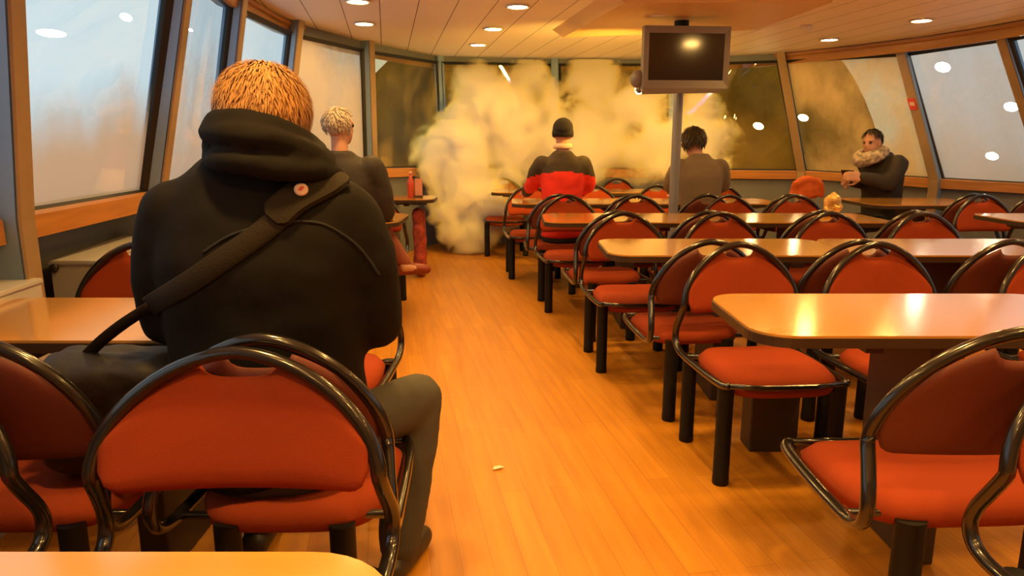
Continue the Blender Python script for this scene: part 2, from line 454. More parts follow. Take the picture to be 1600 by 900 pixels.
# windows: rubber gasket and pane
film = {  # per window: film strength, tint, lo, hi, scale, seed, zbias, zmid
    3: (.90, (.90, .95, .97), .40, .66, .50, 3.9, .60, 1.46),
    4: (.80, (.80, .86, .90), .36, .66, .9, 1.7, .40, 1.5),
    5: (.50, (.88, .94, .97), .48, .80, .9, 2.7, .3, 1.4),
    6: (.95, (.62, .56, .42), .20, .60, .8, 6.1, .35, 2.1),
    7: (.60, (.80, .70, .40), .34, .75, 1.0, 8.3, .05, 1.6),
    8: (.60, (.80, .70, .40), .36, .75, 1.0, 5.2, .0, 1.6),
    9: (.60, (.80, .70, .40), .36, .75, 1.0, 9.2, .0, 1.6),
    10: (.35, (.80, .70, .40), .40, .80, .8, 2.2, .25, 1.5),
    11: (.95, (.80, .68, .40), .30, .66, .8, 4.75, .0, 1.6),
    12: (.85, (.82, .80, .76), .10, .9, .7, 6.6, .25, 1.7),
}
OLIVE = {7: (.72, .52, .14), 8: (.72, .52, .14), 9: (.72, .52, .14), 10: (.68, .46, .10), 11: (.80, .62, .26)}  # olive film colours carry the golden spray haze before these panes
for i in range(NP - 1):
    t0, b0 = posts[i]; t1, b1 = posts[i + 1]
    n0, d0 = outward(i); n1, d1 = outward(i + 1)
    d = ((b1 - b0).normalized())
    A, B, Cc, Dd = b0 + d * .04, b1 - d * .04, t1 - d * .04, t0 + d * .04
    nin = -((n0 + n1) * .5).normalized()
    bm = bmesh.new()
    g = .028
    cen = (A + B + Cc + Dd) / 4
    out4 = [A, B, Cc, Dd]
    in4 = []
    for k in range(4):
        e1 = (out4[(k + 1) % 4] - out4[k]).normalized(); e0 = (out4[k - 1] - out4[k]).normalized()
        in4.append(out4[k] + (e1 + e0) * g)
    off = nin * .05
    for k in range(4):
        j = (k + 1) % 4
        hexa(bm, [out4[k], out4[j], in4[j], in4[k], out4[k] + off, out4[j] + off, in4[j] + off * .5, in4[k] + off * .5])
    w = from_bm('window_%d' % (i + 1), bm, M['gasket'], smooth=False); tag(w, kind='structure')
    bm = bmesh.new()
    # pane as a thin slab
    o1 = nin * .008
    hexa(bm, [in4[0], in4[1], in4[2], in4[3], in4[0] + o1, in4[1] + o1, in4[2] + o1, in4[3] + o1])
    # keep only the inner face and rim thin: a single sheet of glass reads cleaner
    bmesh.ops.delete(bm, geom=bm.faces[:], context='FACES')
    bm.verts.ensure_lookup_table()
    nx, ny = 6, 6
    grid = [[None] * (ny + 1) for _ in range(nx + 1)]
    for a in range(nx + 1):
        for c in range(ny + 1):
            u, v = a / nx, c / ny
            p = (in4[0] * (1 - u) + in4[1] * u) * (1 - v) + (in4[3] * (1 - u) + in4[2] * u) * v
            grid[a][c] = bm.verts.new(p + nin * .01)
    for a in range(nx):
        for c in range(ny): bm.faces.new((grid[a][c], grid[a + 1][c], grid[a + 1][c + 1], grid[a][c + 1]))
    for vtx in [v for v in bm.verts if not v.link_faces]: bm.verts.remove(vtx)
    bm.normal_update()
    flip = bm.faces[:][0].normal.dot(nin) < 0
    f = film.get(i, (.45, (.85, .9, .93), .40, .75, .8, i * 1.9, .2, 1.5))
    pm = pane_mat('pane_%d' % (i + 1), f[0], f[1], f[2], f[3], f[4] / KS, f[5], zbias=f[6] / KS, zmid=HC + (f[7] - HC) * KS, film_col=OLIVE.get(i, (.78, .66, .44)), thru=.15 if i in OLIVE else .34)
    po = from_bm('pane', bm, pm, w, smooth=True)
    if po.data.polygons[0].normal.dot(nin) < 0: po.data.flip_normals()

# wooden fascia running round under the ceiling, wooden sills under the windows
def sweep(name, pts_in, prof, m):
    """pts_in: list of (point, inward normal); prof: list of (inset, dz)"""
    bm = bmesh.new(); rows = []
    for p, n in pts_in: rows.append([bm.verts.new((p.x + n.x * a * KS, p.y + n.y * a * KS, p.z + z * KS)) for a, z in prof])
    k = len(prof)
    for A, B in zip(rows, rows[1:]):
        for q in range(k): bm.faces.new((A[q], A[(q + 1) % k], B[(q + 1) % k], B[q]))
    bm.faces.new(rows[0][::-1]); bm.faces.new(rows[-1])
    return from_bm(name, bm, m, smooth=True, angle=40)
rp = []
for i, (x, y) in enumerate(ring):
    a = Vector(ring[max(0, i - 1)]); b = Vector(ring[min(len(ring) - 1, i + 1)]); dd = b - a
    n = Vector((-dd.y, dd.x)).normalized()
    if n.dot(Vector((x, y)) - CEN.xy) > 0: n = -n
    rp.append((Vector((x, y, CZ)), Vector((n.x, n.y, 0))))
tag(sweep('trim_%d' % (tn + 1), rp, [(-.03, -.02), (.05, -.004), (.065, -.012), (.06, -.045), (.035, -.06), (.035, -.11), (.02, -.15), (-.03, -.15)], M['fascia']), kind='structure')
tn += 1
for i in range(NP - 1):
    if i in (7, 8, 9, 10): continue
    b0, b1 = posts[i][1], posts[i + 1][1]; n0, _ = outward(i); n1, _ = outward(i + 1)
    d = (b1 - b0).normalized(); nin = -((n0 + n1) * .5).normalized()
    tn += 1
    tag(sweep('trim_%d' % tn, [(b0 + d * .055, nin), (b1 - d * .055, nin)], [(0, .03), (.07, .015), (.085, .005), (.085, -.10), (.06, -.105), (0, -.10)], M['wood']), kind='structure')
for i in (7, 8, 9, 10):
    b0, b1 = posts[i][1], posts[i + 1][1]; n0, _ = outward(i); n1, _ = outward(i + 1)
    d = (b1 - b0).normalized(); nin = -((n0 + n1) * .5).normalized()
    tn += 1
    tag(sweep('trim_%d' % tn, [(b0 + d * .055, nin), (b1 - d * .055, nin)], [(0, .02), (.07, .012), (.085, .0), (.085, -.11), (.06, -.115), (0, -.11)], M['wood']), kind='structure')

# dropped panel in the middle of the ceiling
bm = bmesh.new()
fl = atz(870, 60, CZ - .08); fr_ = atz(1190, 48, CZ - .08)
nl = Vector((fl.x + .174 * 1.7, fl.y - 1.7, CZ - .08)); nr = Vector((fr_.x + .174 * 1.7 - .2, fl.y - 1.7, CZ - .08))
ch = .05
bt = [fl + Vector((ch, -ch, 0)), fr_ + Vector((-ch, -ch, 0)), nr + Vector((-ch, ch, 0)), nl + Vector((ch, ch, 0))]
tp = [Vector((p.x, p.y, CZ + .01)) for p in (fl + Vector((-.05, .05, 0)), fr_ + Vector((.05, .05, 0)), nr, nl + Vector((-.05, 0, 0)))]
hexa(bm, bt + tp)
M['drop'] = mat('ceiling_drop_panel', (.66, .46, .20), .5)
tn += 1
tag(from_bm('trim_%d' % tn, bm, M['drop'], smooth=False), kind='structure')

# ------------------------------------------------------------------ ceiling lamps
lamps_seen = [((559, 1), 'first of the left-hand ceiling lamps, cut by the top edge of the photo'),
              ((569, 36), 'round lit ceiling lamp nearest the left-hand wooden cornice'),
              ((747, 69), 'farthest and smallest lit lamp of the middle-left ceiling row'),
              ((771, 44), 'middle lit lamp of the three-lamp row left of the dropped ceiling panel'),
              ((809, 9), 'nearest lit lamp of the row beside the dropped ceiling panel'),
              ((1219, 22), 'lit ceiling lamp just right of the hanging screen'),
              ((1296, 61), 'farthest lit ceiling lamp on the right, close to the cornice'),
              ((1440, 31), 'lit ceiling lamp at the far right, above the tilted bright window')]
first = None
for (x, y), lab in lamps_seen:
    p = atz(x, y, CZ)
    if first is None:
        root = empty('ceiling_light', (p.x, p.y, CZ))
        bm = bmesh.new(); lathe(bm, [(.069, -.003), (.093, -.003), (.097, -.010), (.09, -.014), (.073, -.013), (.069, -.008)], seg=28)
        from_bm('rim', bm, M['white'], root)
        bm = bmesh.new(); lathe(bm, [(.02, -.014), (.0705, -.010), (.0705, -.004), (.02, -.003)], seg=28)
        from_bm('diffuser', bm, M['lamp'], root)
        first = root
    else:
        root = first.copy(); COL.objects.link(root); root.location = (p.x, p.y, CZ)
        for c in first.children:
            k = c.copy(); COL.objects.link(k); k.parent = root
    tag(root, lab, 'ceiling lamp', 'recessed lamps in the ceiling')
unseen = []
for k in range(1, 8): unseen.append((-1.363 + .185 * k, 6.672 - 1.24 * k))
for k in range(1, 7): unseen.append((.053 + .225 * k, 6.944 - 1.31 * k))
for k in range(1, 7): unseen.append((2.63 - .02 * k, 7.378 - 1.37 * k))
for k in range(1, 6): unseen.append((4.207 + .2 * k, 7.714 - 1.37 * k))
for i, (x, y) in enumerate([(x * KS, y * KS) for x, y in unseen]):
    l = bpy.data.lights.new('unseen_lamp', 'AREA'); l.shape = 'DISK'; l.size = .14; l.color = LAMP; l.spread = math.radians(180 if .4 < x < 2.6 and 3.2 < y < 5.2 else 125)
    l.energy = 170. * PI * PI * .0705 ** 2
    o = bpy.data.objects.new('unseen_lamp', l); COL.objects.link(o); o.location = (x, y, CZ - (.10 if .4 < x < 2.6 and y > 3.8 else .03))

# ------------------------------------------------------------------ chairs
CH_TOP = .86
def chair_meshes():
    out = {}
    # frame: two rails, S-bends and the round arch as one bent tube
    R = .0145
    hw = .262
    def side(s):
        return [(s * .222, -.235, .400), (s * .236, -.20, .392), (s * .246, -.05, .388), (s * .252, .12, .388), (s * .256, .215, .393), (s * .258, .268, .412), (s * .259, .288, .450), (s * .257, .282, .492), (s * .251, .258, .54), (s * .247, .236, .582), (s * .246, .232, .598)]
    pts = spline(side(-1), 4)
    zb, zt = .600, CH_TOP - R
    arch = []
    N = 30
    for k in range(N + 1):
        a = PI - PI * k / N
        c, sn = math.cos(a), math.sin(a); e = 2 / 1.72
        x = math.copysign(abs(c) ** e, c) * .246; z = zb + (zt - zb) * abs(sn) ** e
        arch.append(Vector((x, .232 + (z - zb) * .20, z)))
    pts += arch[1:-1] + spline(side(1), 4)[::-1]
    bm = bmesh.new(); tube(bm, pts, R, 10)
    # front cross bar and rear cross bar under the seat
    tube(bm, [(-.222, -.235, .400), (-.1, -.245, .392), (.1, -.245, .392), (.222, -.235, .400)], .011, 8)
    tube(bm, [(-.25, .17, .388), (.25, .17, .388)], .011, 8)
    me = bpy.data.meshes.new('frame'); bmesh.ops.recalc_face_normals(bm, faces=bm.faces[:]); bm.to_mesh(me); bm.free()
    for p in me.polygons: p.use_smooth = True
    me.materials.append(M['frame']); out['frame'] = me
    # backrest panel with half-moon hand hold
    bm = bmesh.new(); nx, nz = 40, 10; W = .229
    def top_z(x):
        q = min(1, abs(x) / .243)
        z = zb + (zt - .012 - zb) * (1 - q ** 1.72) ** (1 / 1.72)
        if abs(x) < .062: z -= .010 + .036 * math.sqrt(1 - (x / .062) ** 2)
        return z
    def bot_z(x):
        q = abs(x) / W
        r = max(0, (q - .84) / .16)
        return .560 + .045 * (1 - math.sqrt(max(0, 1 - r * r)))
    front, back = [], []
    for i in range(nx + 1):
        x = W * math.sin((i / nx - .5) * PI) if False else W * (2 * i / nx - 1)
        zt_, zb_ = max(top_z(x), bot_z(x) + .012), bot_z(x)
        f, b = [], []
        for k in range(nz + 1):
            t = k / nz; z = zb_ + (zt_ - zb_) * t
            y = .232 + (z - zb) * .20 + .030 * (1 - (x / W) ** 2) - .004
            edge = min(1., min(t, 1 - t) * 7, (1 - abs(x) / W) * 10 + .25)
            f.append(bm.verts.new((x, y - .014 * math.sqrt(edge) - .001, z))); b.append(bm.verts.new((x, y + .008 * math.sqrt(edge) + .001, z)))
        front.append(f); back.append(b)
    for i in range(nx):
        for k in range(nz):
            bm.faces.new((front[i][k], front[i + 1][k], front[i + 1][k + 1], front[i][k + 1]))
            bm.faces.new((back[i][k], back[i][k + 1], back[i + 1][k + 1], back[i + 1][k]))
        bm.faces.new((front[i][0], back[i][0], back[i + 1][0], front[i + 1][0]))
        bm.faces.new((front[i][nz], front[i + 1][nz], back[i + 1][nz], back[i][nz]))
    for i in (0, nx):
        for k in range(nz):
            bm.faces.new((front[i][k], front[i][k + 1], back[i][k + 1], back[i][k]))
    me = bpy.data.meshes.new('backrest'); bmesh.ops.recalc_face_normals(bm, faces=bm.faces[:]); bm.to_mesh(me); bm.free()
    for p in me.polygons: p.use_smooth = True
    me.materials.append(M['fabric']); me.materials.append(M['shell'])
    for p in me.polygons:
        if p.normal.y > .3: p.material_index = 1
    out['backrest'] = me
    # seat cushion: rounded, dished, with a waterfall front edge
    bm = bmesh.new(); na, nr = 48, 9; topr, botr = [], []
    def outline(a):
        c, s = math.cos(a), math.sin(a); e = 2 / 4.2
        return math.copysign(abs(c) ** e, c) * .228, math.copysign(abs(s) ** e, s) * .232 - .012
    for j in range(1, nr + 1):
        q = j / nr; row, rowb = [], []
        for k in range(na):
            x, y = outline(2 * PI * k / na); x *= q; y *= q
            if y > .05: x *= 1 - .10 * (y - .05) / .17
            edge = max(0, (q - .72) / .28)
            z = .437 - .035 * (1 - math.sqrt(max(0, 1 - edge * edge))) - .010 * (1 - (x / .23) ** 2)
            if y < -.10: z -= .9 * (y + .10) ** 2 * 1.2
            row.append(bm.verts.new((x, y, z)))
            zb2 = .366 - (.9 * (y + .10) ** 2 * .9 if y < -.10 else 0)
            rowb.append(bm.verts.new((x * (.97 if j == nr else 1), y * (.97 if j == nr else 1), min(zb2, z - .006))))
        topr.append(row); botr.append(rowb)
    ct, cb = bm.verts.new((0, 0, .427)), bm.verts.new((0, 0, .364))
    for k in range(na):
        k2 = (k + 1) % na
        bm.faces.new((ct, topr[0][k], topr[0][k2])); bm.faces.new((cb, botr[0][k2], botr[0][k]))
        for j in range(nr - 1):
            bm.faces.new((topr[j][k], topr[j + 1][k], topr[j + 1][k2], topr[j][k2]))
            bm.faces.new((botr[j][k], botr[j][k2], botr[j + 1][k2], botr[j + 1][k]))
        bm.faces.new((topr[-1][k], botr[-1][k], botr[-1][k2], topr[-1][k2]))
    me = bpy.data.meshes.new('seat'); bmesh.ops.recalc_face_normals(bm, faces=bm.faces[:]); bm.to_mesh(me); bm.free()
    for p in me.polygons: p.use_smooth = True
    me.materials.append(M['fabric']); out['seat'] = me
    # leg
    bm = bmesh.new(); lathe(bm, [(.029, 0), (.031, .004), (.031, .03), (.030, .032), (.030, .385)], seg=16)
    me = bpy.data.meshes.new('leg'); bmesh.ops.recalc_face_normals(bm, faces=bm.faces[:]); bm.to_mesh(me); bm.free()
    for p in me.polygons: p.use_smooth = True
    me.set_sharp_from_angle(angle=math.radians(50)); me.materials.append(M['leg']); out['leg'] = me
    return out
CM = chair_meshes()
proto = None
def chair(xpx, row_back_y, facing, label, scale=(1, 1, 1), rot=7., group=None, X=None):
    """xpx: image column of the arch centre; row_back_y: distance of the arch foot; facing 'F' towards the camera, 'N' away"""
    global proto
    ax = colx(xpx, .62, row_back_y) if X is None else X
    a = math.radians(rot) + (0 if facing == 'F' else PI)
    off = Matrix.Rotation(a, 3, 'Z') @ Vector((0, .232 * scale[1], 0))
    loc = (ax - off.x, row_back_y - off.y, 0)
    if proto is None:
        r = empty('chair', loc)
        for nme in ('frame', 'backrest', 'seat'):
            link(nme, CM[nme], None, r)
        for sx in (-1, 1):
            for y in (-.195, .205):
                link('leg', CM['leg'], None, r, (sx * .218, y, 0))
        proto = r
    else:
        r = proto.copy(); COL.objects.link(r); r.location = loc
        for c in proto.children:
            if facing == 'N' and c.name.startswith('leg') and c.location.y < 0: continue      # cantilevered towards the table
            k = c.copy(); COL.objects.link(k); k.parent = r
            if facing == 'N' and c.name.startswith('leg'): k.location.x *= .6
    r.rotation_euler = (0, 0, a); r.scale = scale
    tag(r, label, 'chair', group or ('red chairs facing the camera' if facing == 'F' else 'red chairs seen from behind'))
    return r

N = [None, 1.86, 3.26, 4.64, 6.07, 7.45]       # near edges of the table rows on the right
BF = [None, 2.945, 4.28, 5.72, 7.06, 8.42]      # backs of the chairs that face the camera
BN = [None, 1.52, 3.12, 4.46, 5.90, 7.24]       # backs of the chairs seen from behind
ORD = ['', 'nearest', 'second', 'third', 'fourth', 'fifth']
COLN = ['next to the aisle', 'second from the aisle', 'third from the aisle', 'fourth from the aisle', 'fifth from the aisle']
fc = {1: [1158, 1375, 1648], 2: [977, 1128, 1300, 1445], 3: [888, 997, 1140, 1245], 4: [829, 928, 1027, 1128], 5: [787, 965]}
ncx = {1: [1568], 2: [1101, 1328, 1559], 3: [960, 1102, 1272, 1417], 4: [872, 985, 1100, 1228]}
for k, xs in fc.items():
    for j, x in enumerate(xs):
        lab = 'red chair facing us behind the %s right-hand tables, %s' % (ORD[k], COLN[j])
        if k == 5: lab = ['red chair facing us at the farthest table, its outer side in spray', 'red chair facing us at the farthest table, right of the red jacket'][j]
        chair(x, BF[k], 'F', lab, rot=random.uniform(4, 7))
for k, xs in ncx.items():
    for j, x in enumerate(xs):
        lab = 'chair seen from behind before the %s right-hand tables, %s' % (ORD[k], COLN[j])
        if k == 4 and j == 0: lab = 'chair seen from behind that carries the person in the red jacket'
        if k == 4 and j == 2: lab = 'chair seen from behind beside the pole, under the person in grey-brown'
        if k == 1:
            chair(1560, BN[1], 'N', 'large chair seen from behind at the right edge, its seat jutting into the aisle', scale=(1.24, .95, 1.03), rot=3)
            continue
        chair(x, BN[k], 'N', lab, rot=random.uniform(4, 7))
chair(1772, 1.37, 'F', 'red chair facing us, cut off by the right photo edge, nearest on the right', scale=(1.15, 1.04, 1.03), rot=6)
# by the right-hand windows
chair(1537, 5.74, 'F', 'purplish red chair facing us near the right windows, beyond the third table row', rot=3)
chair(1510, 5.93, 'N', 'chair seen from behind, back to back with the purplish red one', rot=3)
chair(1612, 5.93, 'N', 'chair seen from behind at the right photo edge, below the wooden sill', rot=3)
# left side
chair(366, 1.36, 'F', 'biggest red chair, facing us with its whole backrest in view in the left foreground', scale=(1.20, 1.04, 1.0), rot=1)
chair(-215, 1.36, 'F', 'red chair facing us, cut off by the left photo edge', scale=(1.20, 1.04, 1.0), rot=1)
chair(429, 1.50, 'N', 'chair seen from behind that carries the ginger-haired person', scale=(1.03, 1.0, 1.02), rot=1)
chair(-14, 1.50, 'N', 'chair seen from behind at the left photo edge, black bag on its seat', scale=(1.03, 1.0, 1.02), rot=1)
chair(222, 2.78, 'F', 'red chair facing us behind the pale left table, before the grey locker', rot=3, scale=(1.03, 1.0, 1.03))
chair(523, 2.85, 'F', 'red chair facing us behind the dark coat, one rail showing beside the sleeve', rot=1)
chair(584, 5.72, 'F', 'red chair facing us left of the aisle, just right of the coat sleeve', rot=3)
chair(522, 4.46, 'N', 'chair under the grey-haired person, hidden behind the dark coat', rot=4)

# ------------------------------------------------------------------ tables
TZ = .756
tproto = {}
def table(x0, x1, y0, y1, label, r=.11):
    w, d = x1 - x0, y1 - y0
    t = empty('table', ((x0 + x1) / 2, (y0 + y1) / 2, 0), 0, label, 'table', 'wooden tables in rows')
    bm = bmesh.new(); o = rrect(-w / 2, -d / 2, w / 2, d / 2, r)
    prism(bm, o, TZ - .007, TZ)
    from_bm('tabletop', bm, M['top'], t, smooth=False)
    bm = bmesh.new(); o = rrect(-w / 2 - .004, -d / 2 - .004, w / 2 + .004, d / 2 + .004, r + .004)
    prism(bm, o, TZ - .034, TZ - .0075)
    from_bm('edge_band', bm, M['edge'], t, smooth=False)
    bm = bmesh.new()
    box(bm, (0, 0, .355), (.085, .34, .71), bevel=.006)
    from_bm('pedestal', bm, M['pedestal'], t, smooth=False)
    bm = bmesh.new()
    for s in (-1, 1): box(bm, (s * w * .2, 0, TZ - .05), (.05, d * .8, .03))
    box(bm, (0, 0, TZ - .05), (w * .8, .05, .03))
    from_bm('under_frame', bm, M['pedestal'], t, smooth=False)
    return t
TW = 1.152
def trow(k, x, d, labs):
    for j, lab in enumerate(labs): table(x + j * (TW + .008), x + j * (TW + .008) + TW, N[k], N[k] + d, lab)
trow(1, .67, .55, ['nearest wooden table on the right, its rounded corner reaching into the aisle', 'wooden table at the right photo edge, joined onto the nearest right-hand table'])
trow(2, .458, .58, ['second wooden table along the right side of the aisle', 'table joined onto the second aisle table, on its right'])
trow(3, .217, .62, ['third wooden table along the right side of the aisle, before the pole', 'table in the third right-hand row, right of the pole'])
trow(4, .0, .60, ['fourth wooden table along the aisle, in front of the person in red', 'table in front of the person in grey-brown'])
trow(5, -.216, .58, ['farthest wooden table on the aisle, reached by the spray', 'farthest table, beyond the person in red on the right'])
table(3.36, 4.4, 4.64, 5.25, 'table at the right photo edge in front of the purplish chair')
table(3.05, 4.04, 5.95, 6.74, 'table by the right windows in front of the scarf wearer')
table(-1.36, -.135, .26, .825, 'wooden table in the left foreground, cut off by the bottom photo edge', r=.12)
table(-1.71, -.41, 1.815, 2.345, 'pale gleaming wooden table on the left beside the dark coat')
table(-1.75, -.755, 4.62, 5.26, 'far left table beside the aisle, in front of a red chair')
table(-1.55, -.725, 6.52, 7.02, 'farthest left table, a red bottle standing on it')

# ------------------------------------------------------------------ lockers under the left windows
def locker(label, x0, x1, y0, y1, z, skew, knob):
    t = empty('locker', ((x0 + x1) / 2, (y0 + y1) / 2, 0), 0, label, 'locker', 'grey lockers along the left wall')
    w, d = x1 - x0, y1 - y0
    def hx(bm, a, z0, z1, e):
        hexa(bm, [(-w / 2 - e, -d / 2 - e, z0), (w / 2 + e, -d / 2 - e, z0), (w / 2 + skew + e, d / 2 + e, z0), (-w / 2 + skew - e, d / 2 + e, z0),
                  (-w / 2 - e, -d / 2 - e, z1), (w / 2 + e, -d / 2 - e, z1), (w / 2 + skew + e, d / 2 + e, z1), (-w / 2 + skew - e, d / 2 + e, z1)])
    bm = bmesh.new(); hx(bm, 0, 0.0, z - .02, 0); from_bm('cabinet_body', bm, M['box'], t, smooth=False)
    bm = bmesh.new(); hx(bm, 0, z - .0195, z, .006)
    bmesh.ops.bevel(bm, geom=bm.edges[:], offset=.004, segments=2, affect='EDGES'); from_bm('lid', bm, M['box'], t, smooth=False)
    if knob:
        bm = bmesh.new(); lathe(bm, [(.013, 0), (.019, .003), (.019, .010), (.015, .015), (.003, .017)], seg=18)
        bmesh.ops.transform(bm, matrix=Matrix.Translation(knob) @ Matrix.Rotation(PI / 2, 4, 'X'), verts=bm.verts[:])
        from_bm('knob', bm, M['knob'], t)
    return t
locker('grey locker under the second window with a round black knob on its end', -1.94, -1.74, 2.95, 4.4, .782, -.24, (-.082, -.727, .752))
locker('pale grey locker nearest the camera under the left windows', -1.86, -1.66, 1.95, 2.52, .790, -.04, None)

# ------------------------------------------------------------------ the hanging screen and its pole
px_ = colx(1052.5, .8, 5.72)
t = empty('support_pole', (px_, 5.72, 0), 0, 'grey steel pole rising through the tables to the ceiling, behind the hanging screen', 'pole')
bm = bmesh.new(); lathe(bm, [(.037, .012), (.037, CZ)], seg=20); from_bm('pole_tube', bm, M['pole'], t, angle=40)
bm = bmesh.new(); lathe(bm, [(.10, 0), (.10, .012), (.05, .02)], seg=24); from_bm('base_flange', bm, M['pole'], t, angle=40)
bm = bmesh.new(); lathe(bm, [(.038, CZ - .20), (.054, CZ - .18), (.057, CZ)], seg=20); from_bm('ceiling_sleeve', bm, M['leg'], t, angle=40)
sY = 5.5
sc = atY(1072, 90, sY)
t = empty('hanging_screen', (sc.x, sc.y, sc.z), math.radians(4.6), 'flat screen in a taupe frame hanging on the pole under the ceiling', 'screen')
sw, sh = .36, .245
t.scale = (.90, .90, .90)
bm = bmesh.new()
# bezel: frame around the opening
o_ = [(-sw, -sh), (sw, -sh), (sw, sh), (-sw, sh)]; iw, ih = .315, .19
i_ = [(-iw, -ih + .01), (iw, -ih + .01), (iw, ih), (-iw, ih)]
for k in range(4):
    j = (k + 1) % 4
    a, b, c, d = o_[k], o_[j], i_[j], i_[k]
    hexa(bm, [(a[0], -.02, a[1]), (b[0], -.02, b[1]), (c[0], -.010, c[1]), (d[0], -.010, d[1]), (a[0], .06, a[1]), (b[0], .06, b[1]), (c[0], .06, c[1]), (d[0], .06, d[1])])
from_bm('bezel', bm, M['tv'], t, smooth=False)
bm = bmesh.new(); box(bm, (0, .002, .005), (2 * iw, .01, 2 * ih - .01)); from_bm('screen_glass', bm, M['screen'], t, smooth=False)
bm = bmesh.new()
hexa(bm, [(-sw + .03, .14, -sh + .02), (sw - .06, .14, -sh + .02), (sw, .05, -sh), (-sw, .05, -sh), (-sw + .03, .14, sh - .03), (sw - .06, .14, sh - .03), (sw, .05, sh), (-sw, .05, sh)])
from_bm('rear_housing', bm, M['tv'], t, smooth=False)
bm = bmesh.new()
hexa(bm, [(-sw + .05, -.005, -sh - .045), (sw - .10, -.005, -sh - .03), (sw - .06, .06, -sh - .03), (-sw + .02, .06, -sh - .045), (-sw, -.02, -sh), (sw, -.02, -sh), (sw, .06, -sh), (-sw, .06, -sh)])
from_bm('lower_lip', bm, M['tv'], t, smooth=False)
bm = bmesh.new(); sphere(bm, (-sw - .01, .09, -sh + .08), (.07, .08, .075)); from_bm('speaker_bulge', bm, M['tv'], t)

# small spotlight clipped under the left corner of the screen, turned to the bow
p = atY(998, 141, 5.66)
t = empty('spot_lamp', p, math.radians(8), 'small bright spotlight under the lower left corner of the hanging screen', 'lamp')
bm = bmesh.new(); lathe(bm, [(.012, -.05), (.024, -.045), (.030, .0), (.031, .012)], seg=18); bmesh.ops.transform(bm, matrix=Matrix.Rotation(-PI / 2 - .15, 4, 'X'), verts=bm.verts[:]); from_bm('lamp_housing', bm, M['tv'], t)
bm = bmesh.new(); sphere(bm, (0, .0, .0), (.030, .034, .030)); from_bm('bulb', bm, M['lamp'], t)
bm = bmesh.new(); tube(bm, [(.02, 0, .02), (.10, .0, .10)], .007, 8); from_bm('arm', bm, M['tv'], t)
l = bpy.data.lights.new('bow_spotlight', 'SPOT'); l.energy = 135; l.color = (1., .54, .08); l.spot_size = math.radians(125); l.spot_blend = .7; l.shadow_soft_size = .05
o = bpy.data.objects.new('bow_spotlight', l); COL.objects.link(o); o.location = p + Vector((0, .07, 0))
o.rotation_euler = (Vector((.55, 8.8, 1.35)) - o.location).to_track_quat('-Z', 'Y').to_euler()
l = bpy.data.lights.new('unseen_lamp', 'AREA'); l.shape = 'DISK'; l.size = .14; l.color = LAMP; l.energy = 170. * PI * PI * .0705 ** 2  # unseen lamp added behind the screen to brighten the spray
q = atz(1090, 72, CZ); o = bpy.data.objects.new('unseen_lamp', l); COL.objects.link(o); o.location = (q.x, q.y, CZ - .03)

# emergency lamp, smoke detector, red sign
p = atz(1030, 6, CZ)
t = empty('emergency_light', (p.x, p.y, CZ), 0, 'small white twin-eyed fitting on the ceiling left of the pole', 'fitting')
bm = bmesh.new(); box(bm, (0, 0, -.045), (.12, .07, .09), bevel=.015, seg=3); from_bm('housing', bm, M['white'], t)
for s in (-1, 1):
    bm = bmesh.new(); sphere(bm, (s * .028, -.034, -.062), (.016, .012, .018)); from_bm('lens', bm, M['knob'], t)
p = atz(1260, 40, CZ)
bm = bmesh.new(); lathe(bm, [(.03, -.05), (.045, -.035), (.05, 0)], seg=20)
tag(from_bm('smoke_detector', bm, M['white'], None, (p.x, p.y, CZ)), 'tiny white smoke detector on the ceiling between the right-hand lamps', 'detector')
# red sign strip on the right post
tt, bb = posts[12]; n_, d_ = outward(12)
f = (165 - 84) / (281 - 84)
c = tt.lerp(bb, .40) - n_ * .111
t = empty('red_sign', c, 0, 'small red sign stuck on the post right of the scarf wearer', 'sign')
bm = bmesh.new()
up = (tt - bb).normalized()
for a0, a1, m_ in ((-.06, .06, 'redsign'),):
    q = [d_ * -.035 + up * a0, d_ * .035 + up * a0, d_ * .035 + up * a1, d_ * -.035 + up * a1]
    hexa(bm, [x - n_ * .001 for x in q] + [x - n_ * .008 for x in q])
from_bm('plate', bm, M['redsign'], t, smooth=False)
bm = bmesh.new()
q = [d_ * -.022 + up * -.018, d_ * .022 + up * -.018, d_ * .022 + up * .022, d_ * -.022 + up * .022]
hexa(bm, [x - n_ * .0085 for x in q] + [x - n_ * .0095 for x in q])
from_bm('pictogram', bm, M['badge'], t, smooth=False)

# ------------------------------------------------------------------ people
def rnd_rot(x=0, y=0, z=0): return Euler((x, y, z))
def hand_into(bm, w, d, nrm, side, curl=.5, s=1.0):
    """palm, four unequal bent fingers and a thumb; w wrist, d direction, nrm back-of-hand normal, side +1/-1 thumb side"""
    d = d.normalized(); nrm = (nrm - d * nrm.dot(d)).normalized(); sd = d.cross(nrm) * side
    w = Vector(w)
    def pt(a, b, c): return w + d * a * s + sd * b * s + nrm * c * s
    for b in (-.03, -.01, .01, .03): solid_tube(bm, [pt(.0, b * .6, 0), pt(.05, b, .004), pt(.092, b, 0)], [.017 * s, .016 * s, .012 * s], 3, 8)
    for b, ln in ((-.032, .058), (-.011, .074), (.011, .078), (.032, .070)):
        c1, c2 = -ln * .35 * curl, -ln * 1.0 * curl
        solid_tube(bm, [pt(.09, b, 0), pt(.09 + ln * .48, b * 1.05, c1), pt(.09 + ln * (.9 - .45 * curl), b * 1.05, c2)], [.0105 * s, .009 * s, .0075 * s], 3, 8)
    solid_tube(bm, [pt(.025, .03, -.005), pt(.055, .058, -.018), pt(.09, .066, -.03)], [.014 * s, .011 * s, .0085 * s], 3, 8)
